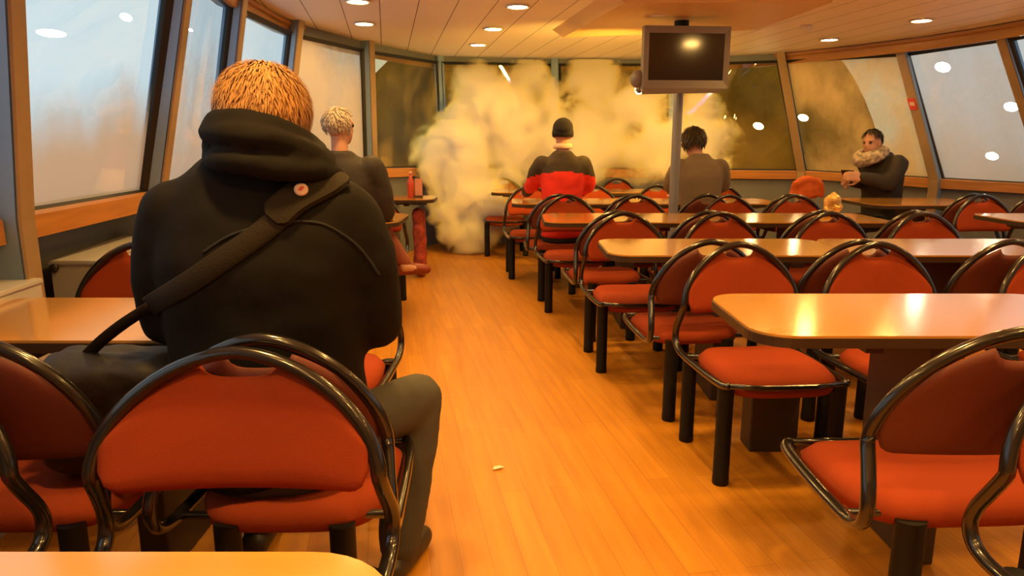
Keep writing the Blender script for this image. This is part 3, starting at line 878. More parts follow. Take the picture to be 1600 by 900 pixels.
def head_into(bm, c, s=1.0, yaw=0., tilt=0., roll=0.):
    rot = Euler((tilt, roll, yaw)); mt = Matrix.Translation(Vector(c)) @ rot.to_matrix().to_4x4()
    def g(p): return mt @ (Vector(p) * s)
    sphere(bm, g((0, -.012, .02)), (.076 * s, .094 * s, .092 * s), rot)
    sphere(bm, g((0, .022, -.045)), (.058 * s, .070 * s, .070 * s), rot)
    sphere(bm, g((0, .058, -.092)), (.026 * s, .026 * s, .022 * s), rot)         # chin
    solid_tube(bm, [g((0, .080, .012)), g((0, .102, -.022)), g((0, .096, -.034))], [.009 * s, .013 * s, .012 * s], 3, 8)   # nose
    for q in (-1, 1):
        sphere(bm, g((q * .079, -.012, -.012)), (.010 * s, .022 * s, .033 * s), rot)   # ears
        sphere(bm, g((q * .030, .074, .022)), (.026 * s, .014 * s, .010 * s), rot)     # brows
    sphere(bm, g((0, .083, -.060)), (.024 * s, .010 * s, .006 * s), rot); sphere(bm, g((0, .081, -.071)), (.021 * s, .010 * s, .007 * s), rot)   # lips
    return g, rot

def seated(label, base, rot, J, mats, voxel=.016, collar=True, grp=None):
    """J: joints in local coordinates (x right, y forward). mats: skin, top, legs, shoe"""
    root = empty('person', (base[0], base[1], 0), rot, label, 'person')
    hs, hz = J.get('hs', 1.0), J['head']
    sh, zs = J['sh'], J['zs']
    le = J.get('lean', 0.)
    chest = Vector((0, le * .7, zs - .22)); neckb = Vector((0, le, zs + .03))
    # body
    bm = bmesh.new()
    solid_loft(bm, [(0, 0, .47, .15, .11), (0, .0, .60, .14, .10), (0, le * .35, .78, .14, .095), (0, le * .7, zs - .14, .16, .10), (0, le * .95, zs - .03, .13, .08), (0, le, zs + .03, .06, .055)])
    g, hrot = head_into(bm, hz, hs, *J.get('hrot', (0, 0, 0)))
    solid_tube(bm, [neckb - Vector((0, 0, .04)), neckb * .5 + Vector(hz) * .5 + Vector((0, -.01, -.03)), Vector(hz) + Vector((0, -.01, -.04))], [.058, .054, .056], 4)
    for k, q in ((0, -1), (1, 1)):
        S0 = Vector((q * sh, le * .95, zs - .035)); E, W = Vector(J['elbow'][k]), Vector(J['wrist'][k])
        solid_tube(bm, [S0, (S0 + E) / 2, E], [.05, .045, .038]); solid_tube(bm, [E, (E + W) / 2, W], [.038, .036, .027])
        hand_into(bm, W, J.get('hdir', [Vector((0, 1, -.2))] * 2)[k], J.get('hn', [Vector((0, .2, 1))] * 2)[k], -q if J.get('flip') else q, J.get('curl', .5), J.get('hsize', 1.0))
        H, K, A = Vector((q * .095, .0, .50)), Vector(J['knee'][k]), Vector(J['ankle'][k])
        solid_tube(bm, [H, (H + K) / 2, K], [.075, .068, .052]); solid_tube(bm, [K, (K + A) / 2, A], [.052, .052, .034])
        T = A + (J['toe'][k] if 'toe' in J else Vector((0, .14, -.05)))
        solid_tube(bm, [A - Vector((0, .03, .03)), T], [.032, .028], 3)
    body = melt('body', bm, J.get('bvox', voxel * .75), mats['skin'], root, 3)
    for q in (-1, 1):
        bm = bmesh.new(); sphere(bm, g((q * .030, .078, .006)), .0125 * hs, u=10, v=6); from_bm('eye', bm, M['eye'], root)
    # trousers
    bm = bmesh.new()
    solid_loft(bm, [(0, 0, .425, .165, .135), (0, 0, .50, .175, .135), (0, 0, .60, .165, .125)])
    for k, q in ((0, -1), (1, 1)):
        H, K, A = Vector((q * .095, .0, .51)), Vector(J['knee'][k]), Vector(J['ankle'][k])
        kr = J.get('knee_r', .068)
        solid_tube(bm, [H, (H + K) / 2, K], [.088, .084, kr]); solid_tube(bm, [K, (K * .5 + A * .5), A + Vector((0, 0, .015))], [kr, kr * .95, kr * .78])
    melt('trousers', bm, voxel, mats['legs'], root, 4, wrinkle=.004, wscale=9)
    for k, q in ((0, -1), (1, 1)):
        A = Vector(J['ankle'][k]); T = J['toe'][k] if 'toe' in J else Vector((0, .14, -.05))
        bm = bmesh.new(); F = Vector((A.x, A.y, A.z - .09)); dr = Vector((T.x, T.y, 0)).normalized()
        solid_tube(bm, [F + Vector((0, 0, .045)) - dr * .05, F + Vector((0, 0, .045)) + dr * .06, F + Vector((0, 0, .036)) + dr * .16], [.044, .044, .036], 4)
        solid_tube(bm, [F + Vector((0, 0, .05)), F + Vector((0, 0, .11))], [.045, .046], 3)
        so = melt('shoe', bm, .012, mats['shoe'], root, 2)
        for v in so.data.vertices: v.co.z = max(v.co.z, A.z - .089)
    return root, g, hrot

def jacket_bm(J, arm=(.072, .066, .052), w=1.0, collar=True):
    sh, zs, le = J['sh'], J['zs'], J.get('lean', 0.)
    bm = bmesh.new()
    a = sh / .19 * w
    solid_loft(bm, [(0, 0, .47, .185 * a, .15), (0, .0, .60, .18 * a, .145), (0, le * .35, .78, .18 * a, .14), (0, le * .7, zs - .14, .195 * a, .14), (0, le * .95, zs - .04, .185 * a, .115), (0, le, zs + .015, .12 * a, .09), (0, le, zs + .065, .075, .075)])
    for k, q in ((0, -1), (1, 1)):
        S0 = Vector((q * sh, le * .95, zs - .05)); E, W = Vector(J['elbow'][k]), Vector(J['wrist'][k])
        solid_tube(bm, [S0, (S0 + E) / 2 + Vector((q * .012, 0, 0)), E], [arm[0] + .006, arm[0], arm[1]]); solid_tube(bm, [E, (E + W) / 2, W * .93 + E * .07], [arm[1], (arm[1] + arm[2]) / 2, arm[2]])
    return bm

def blades(name, head, rot, s, m, parent, rx, ry, rz, cz, n, ln, seed, cover, base_thick=.0, wild=.35, wid=.006):
    """hair: a skull cap of thick base plus many tapering locks combed from the crown"""
    rr = random.Random(seed); mt = Matrix.Translation(Vector(head)) @ rot.to_matrix().to_4x4()
    bm = bmesh.new()
    sphere(bm, (0, 0, 0), 1.0, u=40, v=24)
    dele = []
    for v in bm.verts:
        u = v.co.copy()
        if not cover(u): dele.append(v)
    bmesh.ops.delete(bm, geom=dele, context='VERTS')
    for v in bm.verts:
        u = v.co.copy(); k = 1 + .06 * noise.noise(u * 5 + Vector((seed, 0, 0)))
        v.co = mt @ (Vector((u.x * rx, u.y * ry, u.z * rz)) * k * s + Vector((0, -.012, cz)) * s)
    cnt = 0
    while cnt < n:
        u = Vector((rr.gauss(0, 1), rr.gauss(0, 1), rr.gauss(0, 1))).normalized()
        if not cover(u): continue
        cnt += 1
        crown = Vector((.1, -.35, .93)).normalized()
        t = (u - crown); t = (t - u * t.dot(u))
        t = t.normalized() if t.length > 1e-4 else Vector((1, 0, 0))
        t = (t + Vector((rr.uniform(-1, 1), rr.uniform(-1, 1), rr.uniform(-1, 1))) * wild); t = (t - u * t.dot(u)).normalized()
        sd = u.cross(t) * wid * s * rr.uniform(.6, 1.4)
        p = Vector((u.x * rx, u.y * ry, u.z * rz)) * s * .98 + Vector((0, -.012, cz)) * s
        L = ln * s * rr.uniform(.6, 1.3)
        p1 = p + t * L * .5 + u * L * .22; p2 = p + t * L + u * L * rr.uniform(.0, .28)
        vs = [bm.verts.new(mt @ q) for q in (p - sd, p + sd, p1 + sd * .8, p1 - sd * .8, p2)]
        bm.faces.new((vs[0], vs[1], vs[2], vs[3])); bm.faces.new((vs[3], vs[2], vs[4]))
    me = bpy.data.meshes.new(name); bm.to_mesh(me); bm.free()
    for p in me.polygons: p.use_smooth = True
    return link(name, me, m, parent)

# --- ginger-haired person in the foreground, seen from behind
MX, MY = -.600, 1.695
J = dict(head=(.010, .050, 1.318), sh=.205, zs=1.13, lean=.03, hrot=(0, -.30, 0), hs=1.06,
         elbow=[(-.262, .05, .835), (.262, .05, .835)], wrist=[(-.18, .33, .82), (.15, .35, .82)],
         knee=[(-.20, .42, .50), (.305, .40, .490)], ankle=[(-.20, .36, .09), (.265, .225, .09)], toe=[Vector((0, .14, -.05)), Vector((.04, .13, -.05))], knee_r=.082)
root, g, hr = seated('ginger-haired person seen from behind in a dark hooded coat, sitting in the left foreground', (MX, MY), 0, J, dict(skin=M['skin'], legs=M['trouser'], shoe=M['shoe']), .015)
bm = bmesh.new()
solid_loft(bm, [(0, 0, .455, .225, .145), (0, 0, .56, .232, .15), (0, -.005, .70, .234, .148), (0, -.01, .85, .238, .147), (0, -.008, .98, .248, .145), (0, .0, 1.06, .252, .136), (0, .01, 1.12, .240, .122), (.0, .022, 1.170, .208, .108), (0, .032, 1.21, .160, .10), (0, .04, 1.25, .108, .09)])
for q, E, W in ((-1, (-.262, .035, .835), (-.195, .31, .825)), (1, (.264, .035, .830), (.165, .33, .825))):
    S0 = Vector((q * .200, .002, 1.098)); E = Vector(E); W = Vector(W)
    solid_tube(bm, [S0, Vector((q * .248, .01, .96)), E], [.086, .077, .068]); solid_tube(bm, [E, (E + W) / 2, W], [.068, .062, .052])
def coat_fold(co):
    # soft sagging folds low on the back and beside the arms
    k = max(0, min(1, (.80 - co.z) / .25))
    return k * .010 * math.sin(co.z * 46 + 3 * math.sin(co.x * 7)) + .004 * math.sin(co.x * 30 + co.z * 9) * max(0, min(1, (1.0 - co.z) / .3))
coat = melt('coat', bm, .014, M['coat'], root, 5, wrinkle=.007, wscale=5, fold=coat_fold)
bm = bmesh.new()
tube_pts = [(-.074, .03, 1.290), (-.064, -.045, 1.304), (-.012, -.075, 1.310), (.05, -.072, 1.300), (.096, -.035, 1.276), (.116, .04, 1.25), (.095, .125, 1.235), (0, .15, 1.23), (-.062, .115, 1.255)]
P = spline(tube_pts, 5, True); tube(bm, P, .037, 14, True)
sphere(bm, (.042, -.066, 1.262), (.122, .060, .040), Euler((.25, .18, 0)))
sphere(bm, (.120, -.01, 1.232), (.074, .078, .048), Euler((0, .45, 0)))
sphere(bm, (-.066, .0, 1.250), (.050, .07, .060), Euler((0, -.3, 0)))
solid_tube(bm, [(-.086, -.060, 1.288), (-.02, -.112, 1.290), (.07, -.112, 1.276), (.135, -.06, 1.250), (.165, .02, 1.228)], [.020, .026, .028, .026, .022], 5)
solid_tube(bm, [(-.098, -.03, 1.232), (-.03, -.112, 1.228), (.07, -.118, 1.216), (.15, -.07, 1.204), (.182, .01, 1.196)], [.018, .025, .027, .025, .02], 5)
solid_loft(bm, [(0, .04, 1.16, .10, .09), (0, .04, 1.21, .105, .095), (0, .04, 1.26, .105, .095)])
hood = melt('hood', bm, .009, M['coat'], root, 3, wrinkle=.006, wscale=9)
blades('hair', (.010, .050, 1.318), hr, 1.04, M['hair_ginger'], root, .100, .112, .104, .022, 9000, .034, 11, lambda u: (u.y < .45 or u.z > .35) and u.z > -.75 and not (u.y > .75), wild=.38, wid=.0017)
# strap, shoulder pad, badge and back seams laid onto the coat by looking at its surface from behind
def surf(o):
    me = o.data; return BVHTree.FromPolygons([v.co.copy() for v in me.vertices], [tuple(p.vertices) for p in me.polygons])
bv = surf(coat)
def on_coat(x, y, off=.006):
    o = CV - Vector((MX, MY, 0)); d = ray(x, y).normalized()
    h = bv.ray_cast(o, d)
    if h[0] is None:
        h = bv.find_nearest(o + d * 1.62)
    return h[0] + h[1] * off, h[1]
LAST = {}
def ribbon(name, px, width, thick, m, parent, off=.005, round_ends=False):
    P = []
    pts = spline([(x, y, 0) for x, y in px], 6)
    for q in pts: P.append(on_coat(q.x, q.y, off))
    # smooth the run
    pos = [p for p, _ in P]; nor = [n for _, n in P]
    for _ in range(14):
        pos = [pos[0]] + [(pos[i - 1] + pos[i] * 2 + pos[i + 1]) / 4 for i in range(1, len(pos) - 1)] + [pos[-1]]
        nor = [nor[0]] + [(nor[i - 1] + nor[i] * 2 + nor[i + 1]).normalized() for i in range(1, len(nor) - 1)] + [nor[-1]]
    LAST[name] = pos[-1].copy()
    bm = bmesh.new(); rows = []
    nP = len(pos)
    for i in range(nP):
        t = (pos[min(i + 1, nP - 1)] - pos[max(i - 1, 0)]).normalized(); s = nor[i].cross(t).normalized()
        w = width
        if round_ends:
            e = min(i, nP - 1 - i) / 3.0
            if e < 1: w = width * math.sqrt(max(.25, 1 - (1 - e) ** 2))
        rows.append([bm.verts.new(pos[i] + s * w * a + nor[i] * thick * b) for a, b in ((-1, 0), (-.85, 1), (0, 1.15), (.85, 1), (1, 0), (.8, -.6), (-.8, -.6))])
    for A, B in zip(rows, rows[1:]):
        for k in range(7): bm.faces.new((A[k], A[(k + 1) % 7], B[(k + 1) % 7], B[k]))
    bm.faces.new(rows[0][::-1]); bm.faces.new(rows[-1])
    return from_bm(name, bm, m, parent, smooth=True, angle=50)
for px in ([(318, 395), (360, 368), (420, 351), (470, 346)], [(470, 346), (510, 352), (560, 385), (592, 430)]):
    bm = bmesh.new(); pts = [on_coat(q.x, q.y, .001)[0] for q in spline([(a, b, 0) for a, b in px], 7)]
    for _ in range(3): pts = [pts[0]] + [(pts[i - 1] + pts[i] * 2 + pts[i + 1]) / 4 for i in range(1, len(pts) - 1)] + [pts[-1]]
    tube(bm, pts, .0036, 6); from_bm('seam', bm, M['dark'], root)

# --- shoulder bag with its strap across the back
BX, BY = -.985, 1.72
bagroot = empty('shoulder_bag', (BX, BY, .438), 0, 'black shoulder bag on the chair beside the ginger-haired person, strap across the back', 'bag')
bm = bmesh.new()
box(bm, (0, .0, .165), (.34, .16, .31), Euler((.08, .05, .1)), bevel=.04, seg=3)
sphere(bm, (.06, -.03, .10), (.16, .10, .10)); sphere(bm, (-.08, -.02, .09), (.12, .10, .09))
bagb = melt('bag_body', bm, .014, M['bag'], bagroot, 3, wrinkle=.012, wscale=7)
bm = bmesh.new(); box(bm, (0, -.045, .235), (.33, .12, .17), Euler((.25, .05, .1)), bevel=.03, seg=3)
melt('flap', bm, .012, M['bag'], bagroot, 3, wrinkle=.008, wscale=9)
shift = Vector((MX - BX, MY - BY, -.438))
rb = ribbon('strap', [(530, 285), (500, 290), (450, 330), (400, 372), (350, 405), (300, 440), (266, 460), (236, 478)], .026, .004, M['strap'], root, .006)
rb.parent = bagroot; rb.location = shift
pad = ribbon('shoulder_pad', [(541, 285), (522, 286), (500, 292), (470, 306), (446, 324), (426, 344)], .038, .009, M['strap'], root, .009, True)
pad.parent = bagroot; pad.location = shift
# free run of the strap from the hip to the bag
a0 = on_coat(240, 476, .008)[0] + shift
p_end = atY(128, 556, 1.70) - Vector((BX, BY, .438))
bm = bmesh.new(); pts = spline([a0, a0.lerp(p_end, .35) + Vector((0, -.01, .004)), a0.lerp(p_end, .7) + Vector((0, -.01, .0)), p_end + Vector((-.01, .0, -.02))], 6)
rows = []
for i, p in enumerate(pts):
    t = (pts[min(i + 1, len(pts) - 1)] - pts[max(i - 1, 0)]).normalized(); s = Vector((0, -.5, .86)); s = (s - t * s.dot(t)).normalized() * .014; nn = t.cross(s).normalized() * .002
    rows.append([bm.verts.new(p + q) for q in (-s - nn, s - nn, s + nn, -s + nn)])
for A, B in zip(rows, rows[1:]):
    for k in range(4): bm.faces.new((A[k], A[(k + 1) % 4], B[(k + 1) % 4], B[k]))
bm.faces.new(rows[0][::-1]); bm.faces.new(rows[-1])
from_bm('strap', bm, M['strap'], bagroot)
c, nn = on_coat(471, 303, .024)
bm = bmesh.new(); lathe(bm, [(.005, .003), (.013, .0025), (.0155, 0), (.0155, -.004), (.005, -.004)], seg=20)
bmesh.ops.transform(bm, matrix=Matrix.Translation(c) @ nn.to_track_quat('Z', 'Y').to_matrix().to_4x4(), verts=bm.verts[:])
o = from_bm('button_badge', bm, M['badge'], pad); o.location = (0, 0, 0); o['label'] = 'pale round button on the shoulder pad'
bm = bmesh.new()
for rr_, a in ((0.0065, 0),):
    box(bm, (0, 0, .0034), (.010, .003, .001)); box(bm, (0, 0, .0034), (.003, .011, .001)); box(bm, (.004, .003, .0034), (.004, .004, .001)); box(bm, (-.004, -.003, .0034), (.004, .004, .001))
bmesh.ops.transform(bm, matrix=Matrix.Translation(c) @ nn.to_track_quat('Z', 'Y').to_matrix().to_4x4(), verts=bm.verts[:])
from_bm('badge_print', bm, M['redsign'], o, smooth=False)

# --- grey-haired person by the left windows
gl = lambda x, y, Y: atY(x, y, Y) - Vector((colx(529, 1.35, 4.64), 4.64, 0))
J = dict(head=(0.0, .03, 1.368), sh=.20, zs=1.15, lean=.0, hrot=(-.7, 0, 0), elbow=[(-.26, .05, .82), (.26, .05, .82)], wrist=[(-.2, .32, .73), (.2, .32, .73)],
         knee=[(-.14, .42, .49), tuple(gl(588, 348, 4.98))], ankle=[(-.14, .38, .09), tuple(gl(631, 411, 5.02))], toe=[Vector((0, .14, -.05)), Vector((.14, .04, -.05))])
gx = colx(529, 1.35, 4.64)
root, g, hr = seated('grey-haired person in a dark coat by the left windows, half hidden behind the ginger-haired one', (gx, 4.64), 0, J, dict(skin=M['skin'], legs=M['trouser_red'], shoe=M['shoe_red']), .018)
melt('coat', jacket_bm(J, (.085, .075, .055), 1.12), .018, M['jacket_dark'], root, 5, wrinkle=.006)
blades('hair', J['head'], hr, 1.0, M['hair_grey'], root, .087, .106, .100, .022, 700, .03, 5, lambda u: (u.y < .35 or u.z > .55) and u.z > -.55 and not u.y > .8, wild=.3, wid=.005)

# --- person in the black and red jacket
RX, RY = colx(879, 1.1, 6.10), 6.10
J = dict(head=(.0, .03, 1.338), sh=.172, zs=1.135, lean=.015, hrot=(0, -.12, 0), elbow=[(-.25, .10, .91), (.225, .08, .90)], wrist=[(-.30, .33, .83), (.16, .30, .82)],
         knee=[(-.13, .42, .49), (.13, .42, .49)], ankle=[(-.13, .38, .09), (.13, .38, .09)])
root, g, hr = seated('person in a red jacket with dark shoulders and black beanie, back to us', (RX, RY), 0, J, dict(skin=M['skin'], legs=M['trouser_dark'], shoe=M['shoe']), .018)
jk = melt('jacket', jacket_bm(J, (.074, .066, .052), 1.06), .016, M['red'], root, 4, wrinkle=.005, wscale=7)
jk.data.materials.append(M['yoke'])
for p in jk.data.polygons:
    c = p.center
    yz = .995 + .035 * (1 - (c.x / .22) ** 2)
    if c.z > yz or (abs(c.x) > .215 + .02 * (c.z - .8) and False): p.material_index = 1
    if c.y > .16 and c.z < .93 and abs(c.x) > .16: p.material_index = 1
bm = bmesh.new(); lathe(bm, [(.078, 0), (.083, .012), (.080, .04), (.070, .045)], seg=28)
from_bm('collar', bm, M['badge'], root, (0, .02, 1.215))
J0 = Vector(J['head'])
bm = bmesh.new(); sphere(bm, J0 + Vector((0, -.012, .045)), (.086, .105, .088), hr, 28, 18)
for v in list(bm.verts):
    if v.co.z < J0.z - .015: v.co.z = J0.z - .015
lathe(bm, [(.080, -.03), (.089, -.03), (.092, 0), (.089, .028), (.080, .028)], J0 + Vector((0, -.012, .005)), 28)
for v in bm.verts:
    if abs(v.co.z - (J0.z + .004)) < .04: v.co.y = J0.y - .012 + (v.co.y - J0.y + .012) * 1.10
o = from_bm('beanie', bm, M['beanie'], root)

# --- person in the grey-brown shirt right of the pole
QX, QY = colx(1095, 1.0, 6.10), 6.10
J = dict(head=(-.055, .09, 1.262), sh=.172, zs=1.11, lean=.06, hrot=(.15, -.40, 0), elbow=[(-.23, .12, .90), (.23, .12, .90)], wrist=[(-.14, .31, .82), (.14, .31, .82)],
         knee=[(-.13, .42, .49), (.13, .42, .49)], ankle=[(-.13, .38, .09), (.13, .38, .09)])
root, g, hr = seated('dark-haired person in a grey-brown top seen from behind, just right of the pole', (QX, QY), 0, J, dict(skin=M['skin'], legs=M['trouser_dark'], shoe=M['shoe']), .018)
melt('shirt', jacket_bm(J, (.07, .062, .05), 1.10), .017, M['shirt'], root, 5, wrinkle=.005)
blades('hair', J['head'], hr, 1.03, M['hair_dark'], root, .092, .110, .104, .022, 700, .05, 15, lambda u: (u.y < .4 or u.z > .45) and u.z > -.6 and not u.y > .8, wild=.5, wid=.006)

# --- person with the scarf by the right windows
KX, KY, KR = colx(1383, 1.0, 7.02), 7.02, math.radians(112)
inv = Matrix.Rotation(-KR, 3, 'Z')
def loc_(x, y, Y):
    return inv @ (atY(x, y, Y) - Vector((KX, KY, 0)))
w0, w1 = loc_(1345, 277, 6.80), loc_(1329, 283, 6.98)
J = dict(head=tuple(loc_(1362, 222, 6.98)), sh=.172, zs=1.11, lean=.05, hrot=(.25, -.12, 0), elbow=[tuple(loc_(1386, 286, 6.80)), tuple(loc_(1368, 288, 7.14))], wrist=[tuple(w0), tuple(w1)],
         hdir=[Vector((.15, 1, .1)), Vector((-.15, 1, .1))], hn=[Vector((-1, .2, .3)), Vector((1, .2, .3))], curl=.75, hsize=1.15,
         knee=[(-.13, .42, .49), (.13, .42, .49)], ankle=[(-.13, .38, .09), (.13, .38, .09)], bvox=.011)
root, g, hr = seated('person with a mottled grey scarf and dark jacket holding a phone by the right windows', (KX, KY), KR, J, dict(skin=M['skin'], legs=M['trouser_dark'], shoe=M['shoe']), .018)
melt('jacket', jacket_bm(J, (.092, .082, .058), 1.22), .018, M['jacket_dark'], root, 5, wrinkle=.007)
hd = Vector(J['head'])
bm = bmesh.new()
P = spline([hd + Vector(q) for q in ((.095, -.01, -.125), (.07, .08, -.16), (0, .11, -.185), (-.07, .08, -.16), (-.095, -.01, -.125), (-.06, -.09, -.09), (.06, -.09, -.09))], 5, True)
tube(bm, P, .060, 12, True)
P = spline([hd + Vector(q) for q in ((.085, -.02, -.09), (.06, .08, -.12), (0, .105, -.135), (-.06, .08, -.12), (-.085, -.02, -.09), (-.05, -.09, -.06), (.05, -.09, -.06))], 5, True)
tube(bm, P, .036, 12, True)
melt('scarf', bm, .013, M['scarf'], root, 3, wrinkle=.008, wscale=12)
blades('hair', J['head'], hr, 1.0, M['hair_dark'], root, .086, .105, .097, .022, 500, .035, 25, lambda u: (u.z > .35 and u.y < .62) or (u.y < -.1 and u.z > -.6), wild=.4, wid=.006)
mid = (Vector(w0) + Vector(w1)) / 2 + Vector((0, .10, .055))
wp = Matrix.Rotation(KR, 3, 'Z') @ mid + Vector((KX, KY, 0))
t = empty('phone', wp, KR, 'dark phone held up in the hands of the scarf wearer', 'phone')
bm = bmesh.new(); box(bm, (0, 0, 0), (.15, .009, .075), Euler((-.5, 0, 0)), bevel=.004); from_bm('case', bm, M['phone'], t, smooth=False)
bm = bmesh.new(); box(bm, (0, -.0052, -.0028), (.138, .001, .066), Euler((-.5, 0, 0))); from_bm('phone_screen', bm, M['screen'], t, smooth=False)

# ------------------------------------------------------------------ small things
p = atz(1302, 327, TZ)
bm = bmesh.new(); sphere(bm, (0, 0, .07), (.062, .055, .085), None, 26, 18)
for v in bm.verts:
    q = v.co * 22
    v.co += v.co.normalized() * .028 * (noise.noise(q) + .7 * abs(noise.noise(q * .6))) if v.co.length > 0 else Vector()
    v.co.z = max(v.co.z, 0)
gp = atY(1302, 306, 5.05); gx_ = gp.x
bm2 = bm
tag(from_bm('crumpled_bag', bm2, M['gold'], None, (gx_, 5.05, TZ), smooth=False), 'crumpled golden bag on the table below the scarf wearer', 'bag')
# orange jacket hung over a chair of the fourth row
cx_ = colx(1264, .85, 7.06)
bm = bmesh.new(); solid_tube(bm, [(-.15, 0, .74), (-.12, .0, .83), (-.05, .0, .875), (.05, 0, .875), (.12, 0, .83), (.15, 0, .74)], [.03, .04, .045, .045, .04, .03])
sphere(bm, (0, .0, .78), (.14, .045, .10))
tag(melt('folded_jacket', bm, .015, M['orange'], None, 3, wrinkle=.012, wscale=10, loc=(cx_, 7.09, .02)), 'bright orange jacket hung over a chair back left of the golden bag', 'jacket')
# red bottle and card on the far left table
p = atY(642, 300, 6.80)
t = empty('bottle', (p.x, 6.80, TZ), 0, 'slim red bottle on the farthest left table', 'bottle')
bm = bmesh.new(); lathe(bm, [(.030, 0), (.034, .004), (.034, .13), (.030, .155), (.015, .185), (.014, .21)], seg=18); from_bm('bottle_body', bm, M['bottle'], t)
bm = bmesh.new(); lathe(bm, [(.016, .211), (.016, .235), (.006, .245)], seg=14); from_bm('cap', bm, M['card'], t)
t = empty('menu_holder', (p.x + .075, 6.80, TZ), 0, 'small pinkish card stand beside the red bottle', 'card stand')
bm = bmesh.new(); box(bm, (0, 0, .008), (.075, .05, .016), bevel=.004); from_bm('stand_base', bm, M['edge'], t, smooth=False)
bm = bmesh.new(); box(bm, (0, 0, .095), (.07, .006, .16), Euler((.08, 0, 0))); from_bm('card', bm, M['card'], t, smooth=False)
# red patterned bag under that table
M['redbag'] = mat('red_patterned_cloth', (.36, .06, .04), .8, noise_scale=16, var=.6)
p = atY(655, 333, 6.75)
bm = bmesh.new(); box(bm, (0, 0, .33), (.12, .16, .66), bevel=.05, seg=3)
tag(melt('sack', bm, .02, M['redbag'], None, 3, wrinkle=.014, wscale=8, loc=(p.x, 6.75, 0)), 'red patterned sack standing at the end of the farthest left table', 'sack')
# dark box on the floor under the aisle chair of the nearest row
p = atz(1207, 706, 0)
bm = bmesh.new(); box(bm, (0, .06, .17), (.20, .12, .34), bevel=.006)
tag(from_bm('floor_box', bm, M['pedestal'], None, (p.x, p.y, 0), smooth=False), 'dark brown box on the floor under the nearest right-hand chair facing us', 'box')
p = atz(778, 733, 0)
bm = bmesh.new(); sphere(bm, (0, 0, .006), (.022, .011, .007), Euler((0, 0, .4)), 12, 8)
for v in bm.verts: v.co += Vector((noise.noise(v.co * 90), noise.noise(v.co * 80 + Vector((3, 0, 0))), 0)) * .006; v.co.z = max(v.co.z, .0005)
tag(from_bm('paper_scrap', bm, M['paper'], None, (p.x, p.y, 0), smooth=False), 'tiny pale scrap lying in the middle of the aisle floor', 'scrap')

# ------------------------------------------------------------------ sea outside and the burst of spray inside
bm = bmesh.new(); bx0 = []
bow = [(-2.75, 11.2), (-2.2, 12.3), (-1.0, 13.0), (.6, 13.3), (2.4, 13.2), (4.2, 12.7), (5.3, 11.9), (5.9, 11.2)]
bow = [q * KS for q in spline([(x, y, 0) for x, y in bow], 6)]
rows = []
for i, q in enumerate(bow):
    row = []
    nrm = Vector((q.x - 1.3, q.y - 4, 0)).normalized()
    e = math.sin(PI * i / (len(bow) - 1)) ** .45
    for k in range(22):
        t = k / 21
        z = -1.0 + (3.9 * e + .5) * t
        off = .9 * (1 - t) ** 2 + .35 * noise.noise(Vector((q.x * .9, q.y * .9, z * .9))) + .12 * noise.noise(Vector((q.x * 3, q.y * 3, z * 3)))
        row.append(bm.verts.new((q.x + nrm.x * (off + .3), q.y + nrm.y * (off + .3), z + .25 * noise.noise(Vector((q.x, q.y, 7))))))
    rows.append(row)
for A, B in zip(rows, rows[1:]):
    for k in range(21): bm.faces.new((A[k], A[k + 1], B[k + 1], B[k]))
M['sea'] = mat('olive_sea', (.25, .155, .012), .6, noise_scale=1.3, var=.5)
bmesh.ops.solidify(bm, geom=bm.faces[:], thickness=.25)
tag(from_bm('breaking_wave', bm, M['sea']), 'dark olive breaking wave outside the bow windows', 'wave', kind='stuff')

# spray: soft lumps of water mist; the lumps shape both the hull and the density
lumps = [  # column, row, distance, half width px, half height px, half depth m
    (738, 362, 8.30, 46, 34, .30), (728, 310, 8.40, 60, 50, .38), (722, 245, 8.60, 66, 60, .45), (770, 180, 8.75, 72, 62, .40), (750, 130, 8.9, 48, 40, .32),
    (818, 125, 8.95, 42, 38, .28), (815, 215, 8.8, 92, 72, .42), (890, 250, 8.8, 105, 55, .40), (935, 135, 8.95, 48, 50, .30), (925, 190, 8.9, 62, 52, .32),
    (985, 175, 8.9, 70, 62, .38), (1020, 240, 8.75, 74, 50, .40), (1090, 235, 8.75, 60, 52, .34), (1030, 130, 8.95, 46, 42, .3), (765, 330, 8.5, 44, 46, .3), (1085, 180, 8.85, 40, 42, .3)]
L3 = []
for x, y, Y, a, b, dep in lumps:
    c = atY(x, y, Y); D = (c - CV).dot(FV)
    L3.append((c, (a / FPX * D, dep, b / FPX * D)))
bm = bmesh.new()
for c, r in L3: sphere(bm, c, tuple(q * 1.30 for q in r), None, 20, 14)
spray_m = bpy.data.materials.new('spray_mist'); spray_m.use_nodes = True
nt = spray_m.node_tree; Lk = nt.links
nt.nodes.remove(nt.nodes['Principled BSDF'])
tc = nt.nodes.new('ShaderNodeTexCoord')
def mth(op, a, b=None, c=None):
    x = nt.nodes.new('ShaderNodeMath'); x.operation = op
    for i, v in enumerate((a, b, c)):
        if v is None: continue
        if isinstance(v, (int, float)): x.inputs[i].default_value = v
        else: Lk.new(v, x.inputs[i])
    return x.outputs[0]
nz = nt.nodes.new('ShaderNodeTexNoise'); nz.inputs['Scale'].default_value = 2.3; nz.inputs['Detail'].default_value = 6; nz.inputs['Roughness'].default_value = .62; nz.inputs['Distortion'].default_value = .4
Lk.new(tc.outputs['Object'], nz.inputs['Vector'])
acc = None
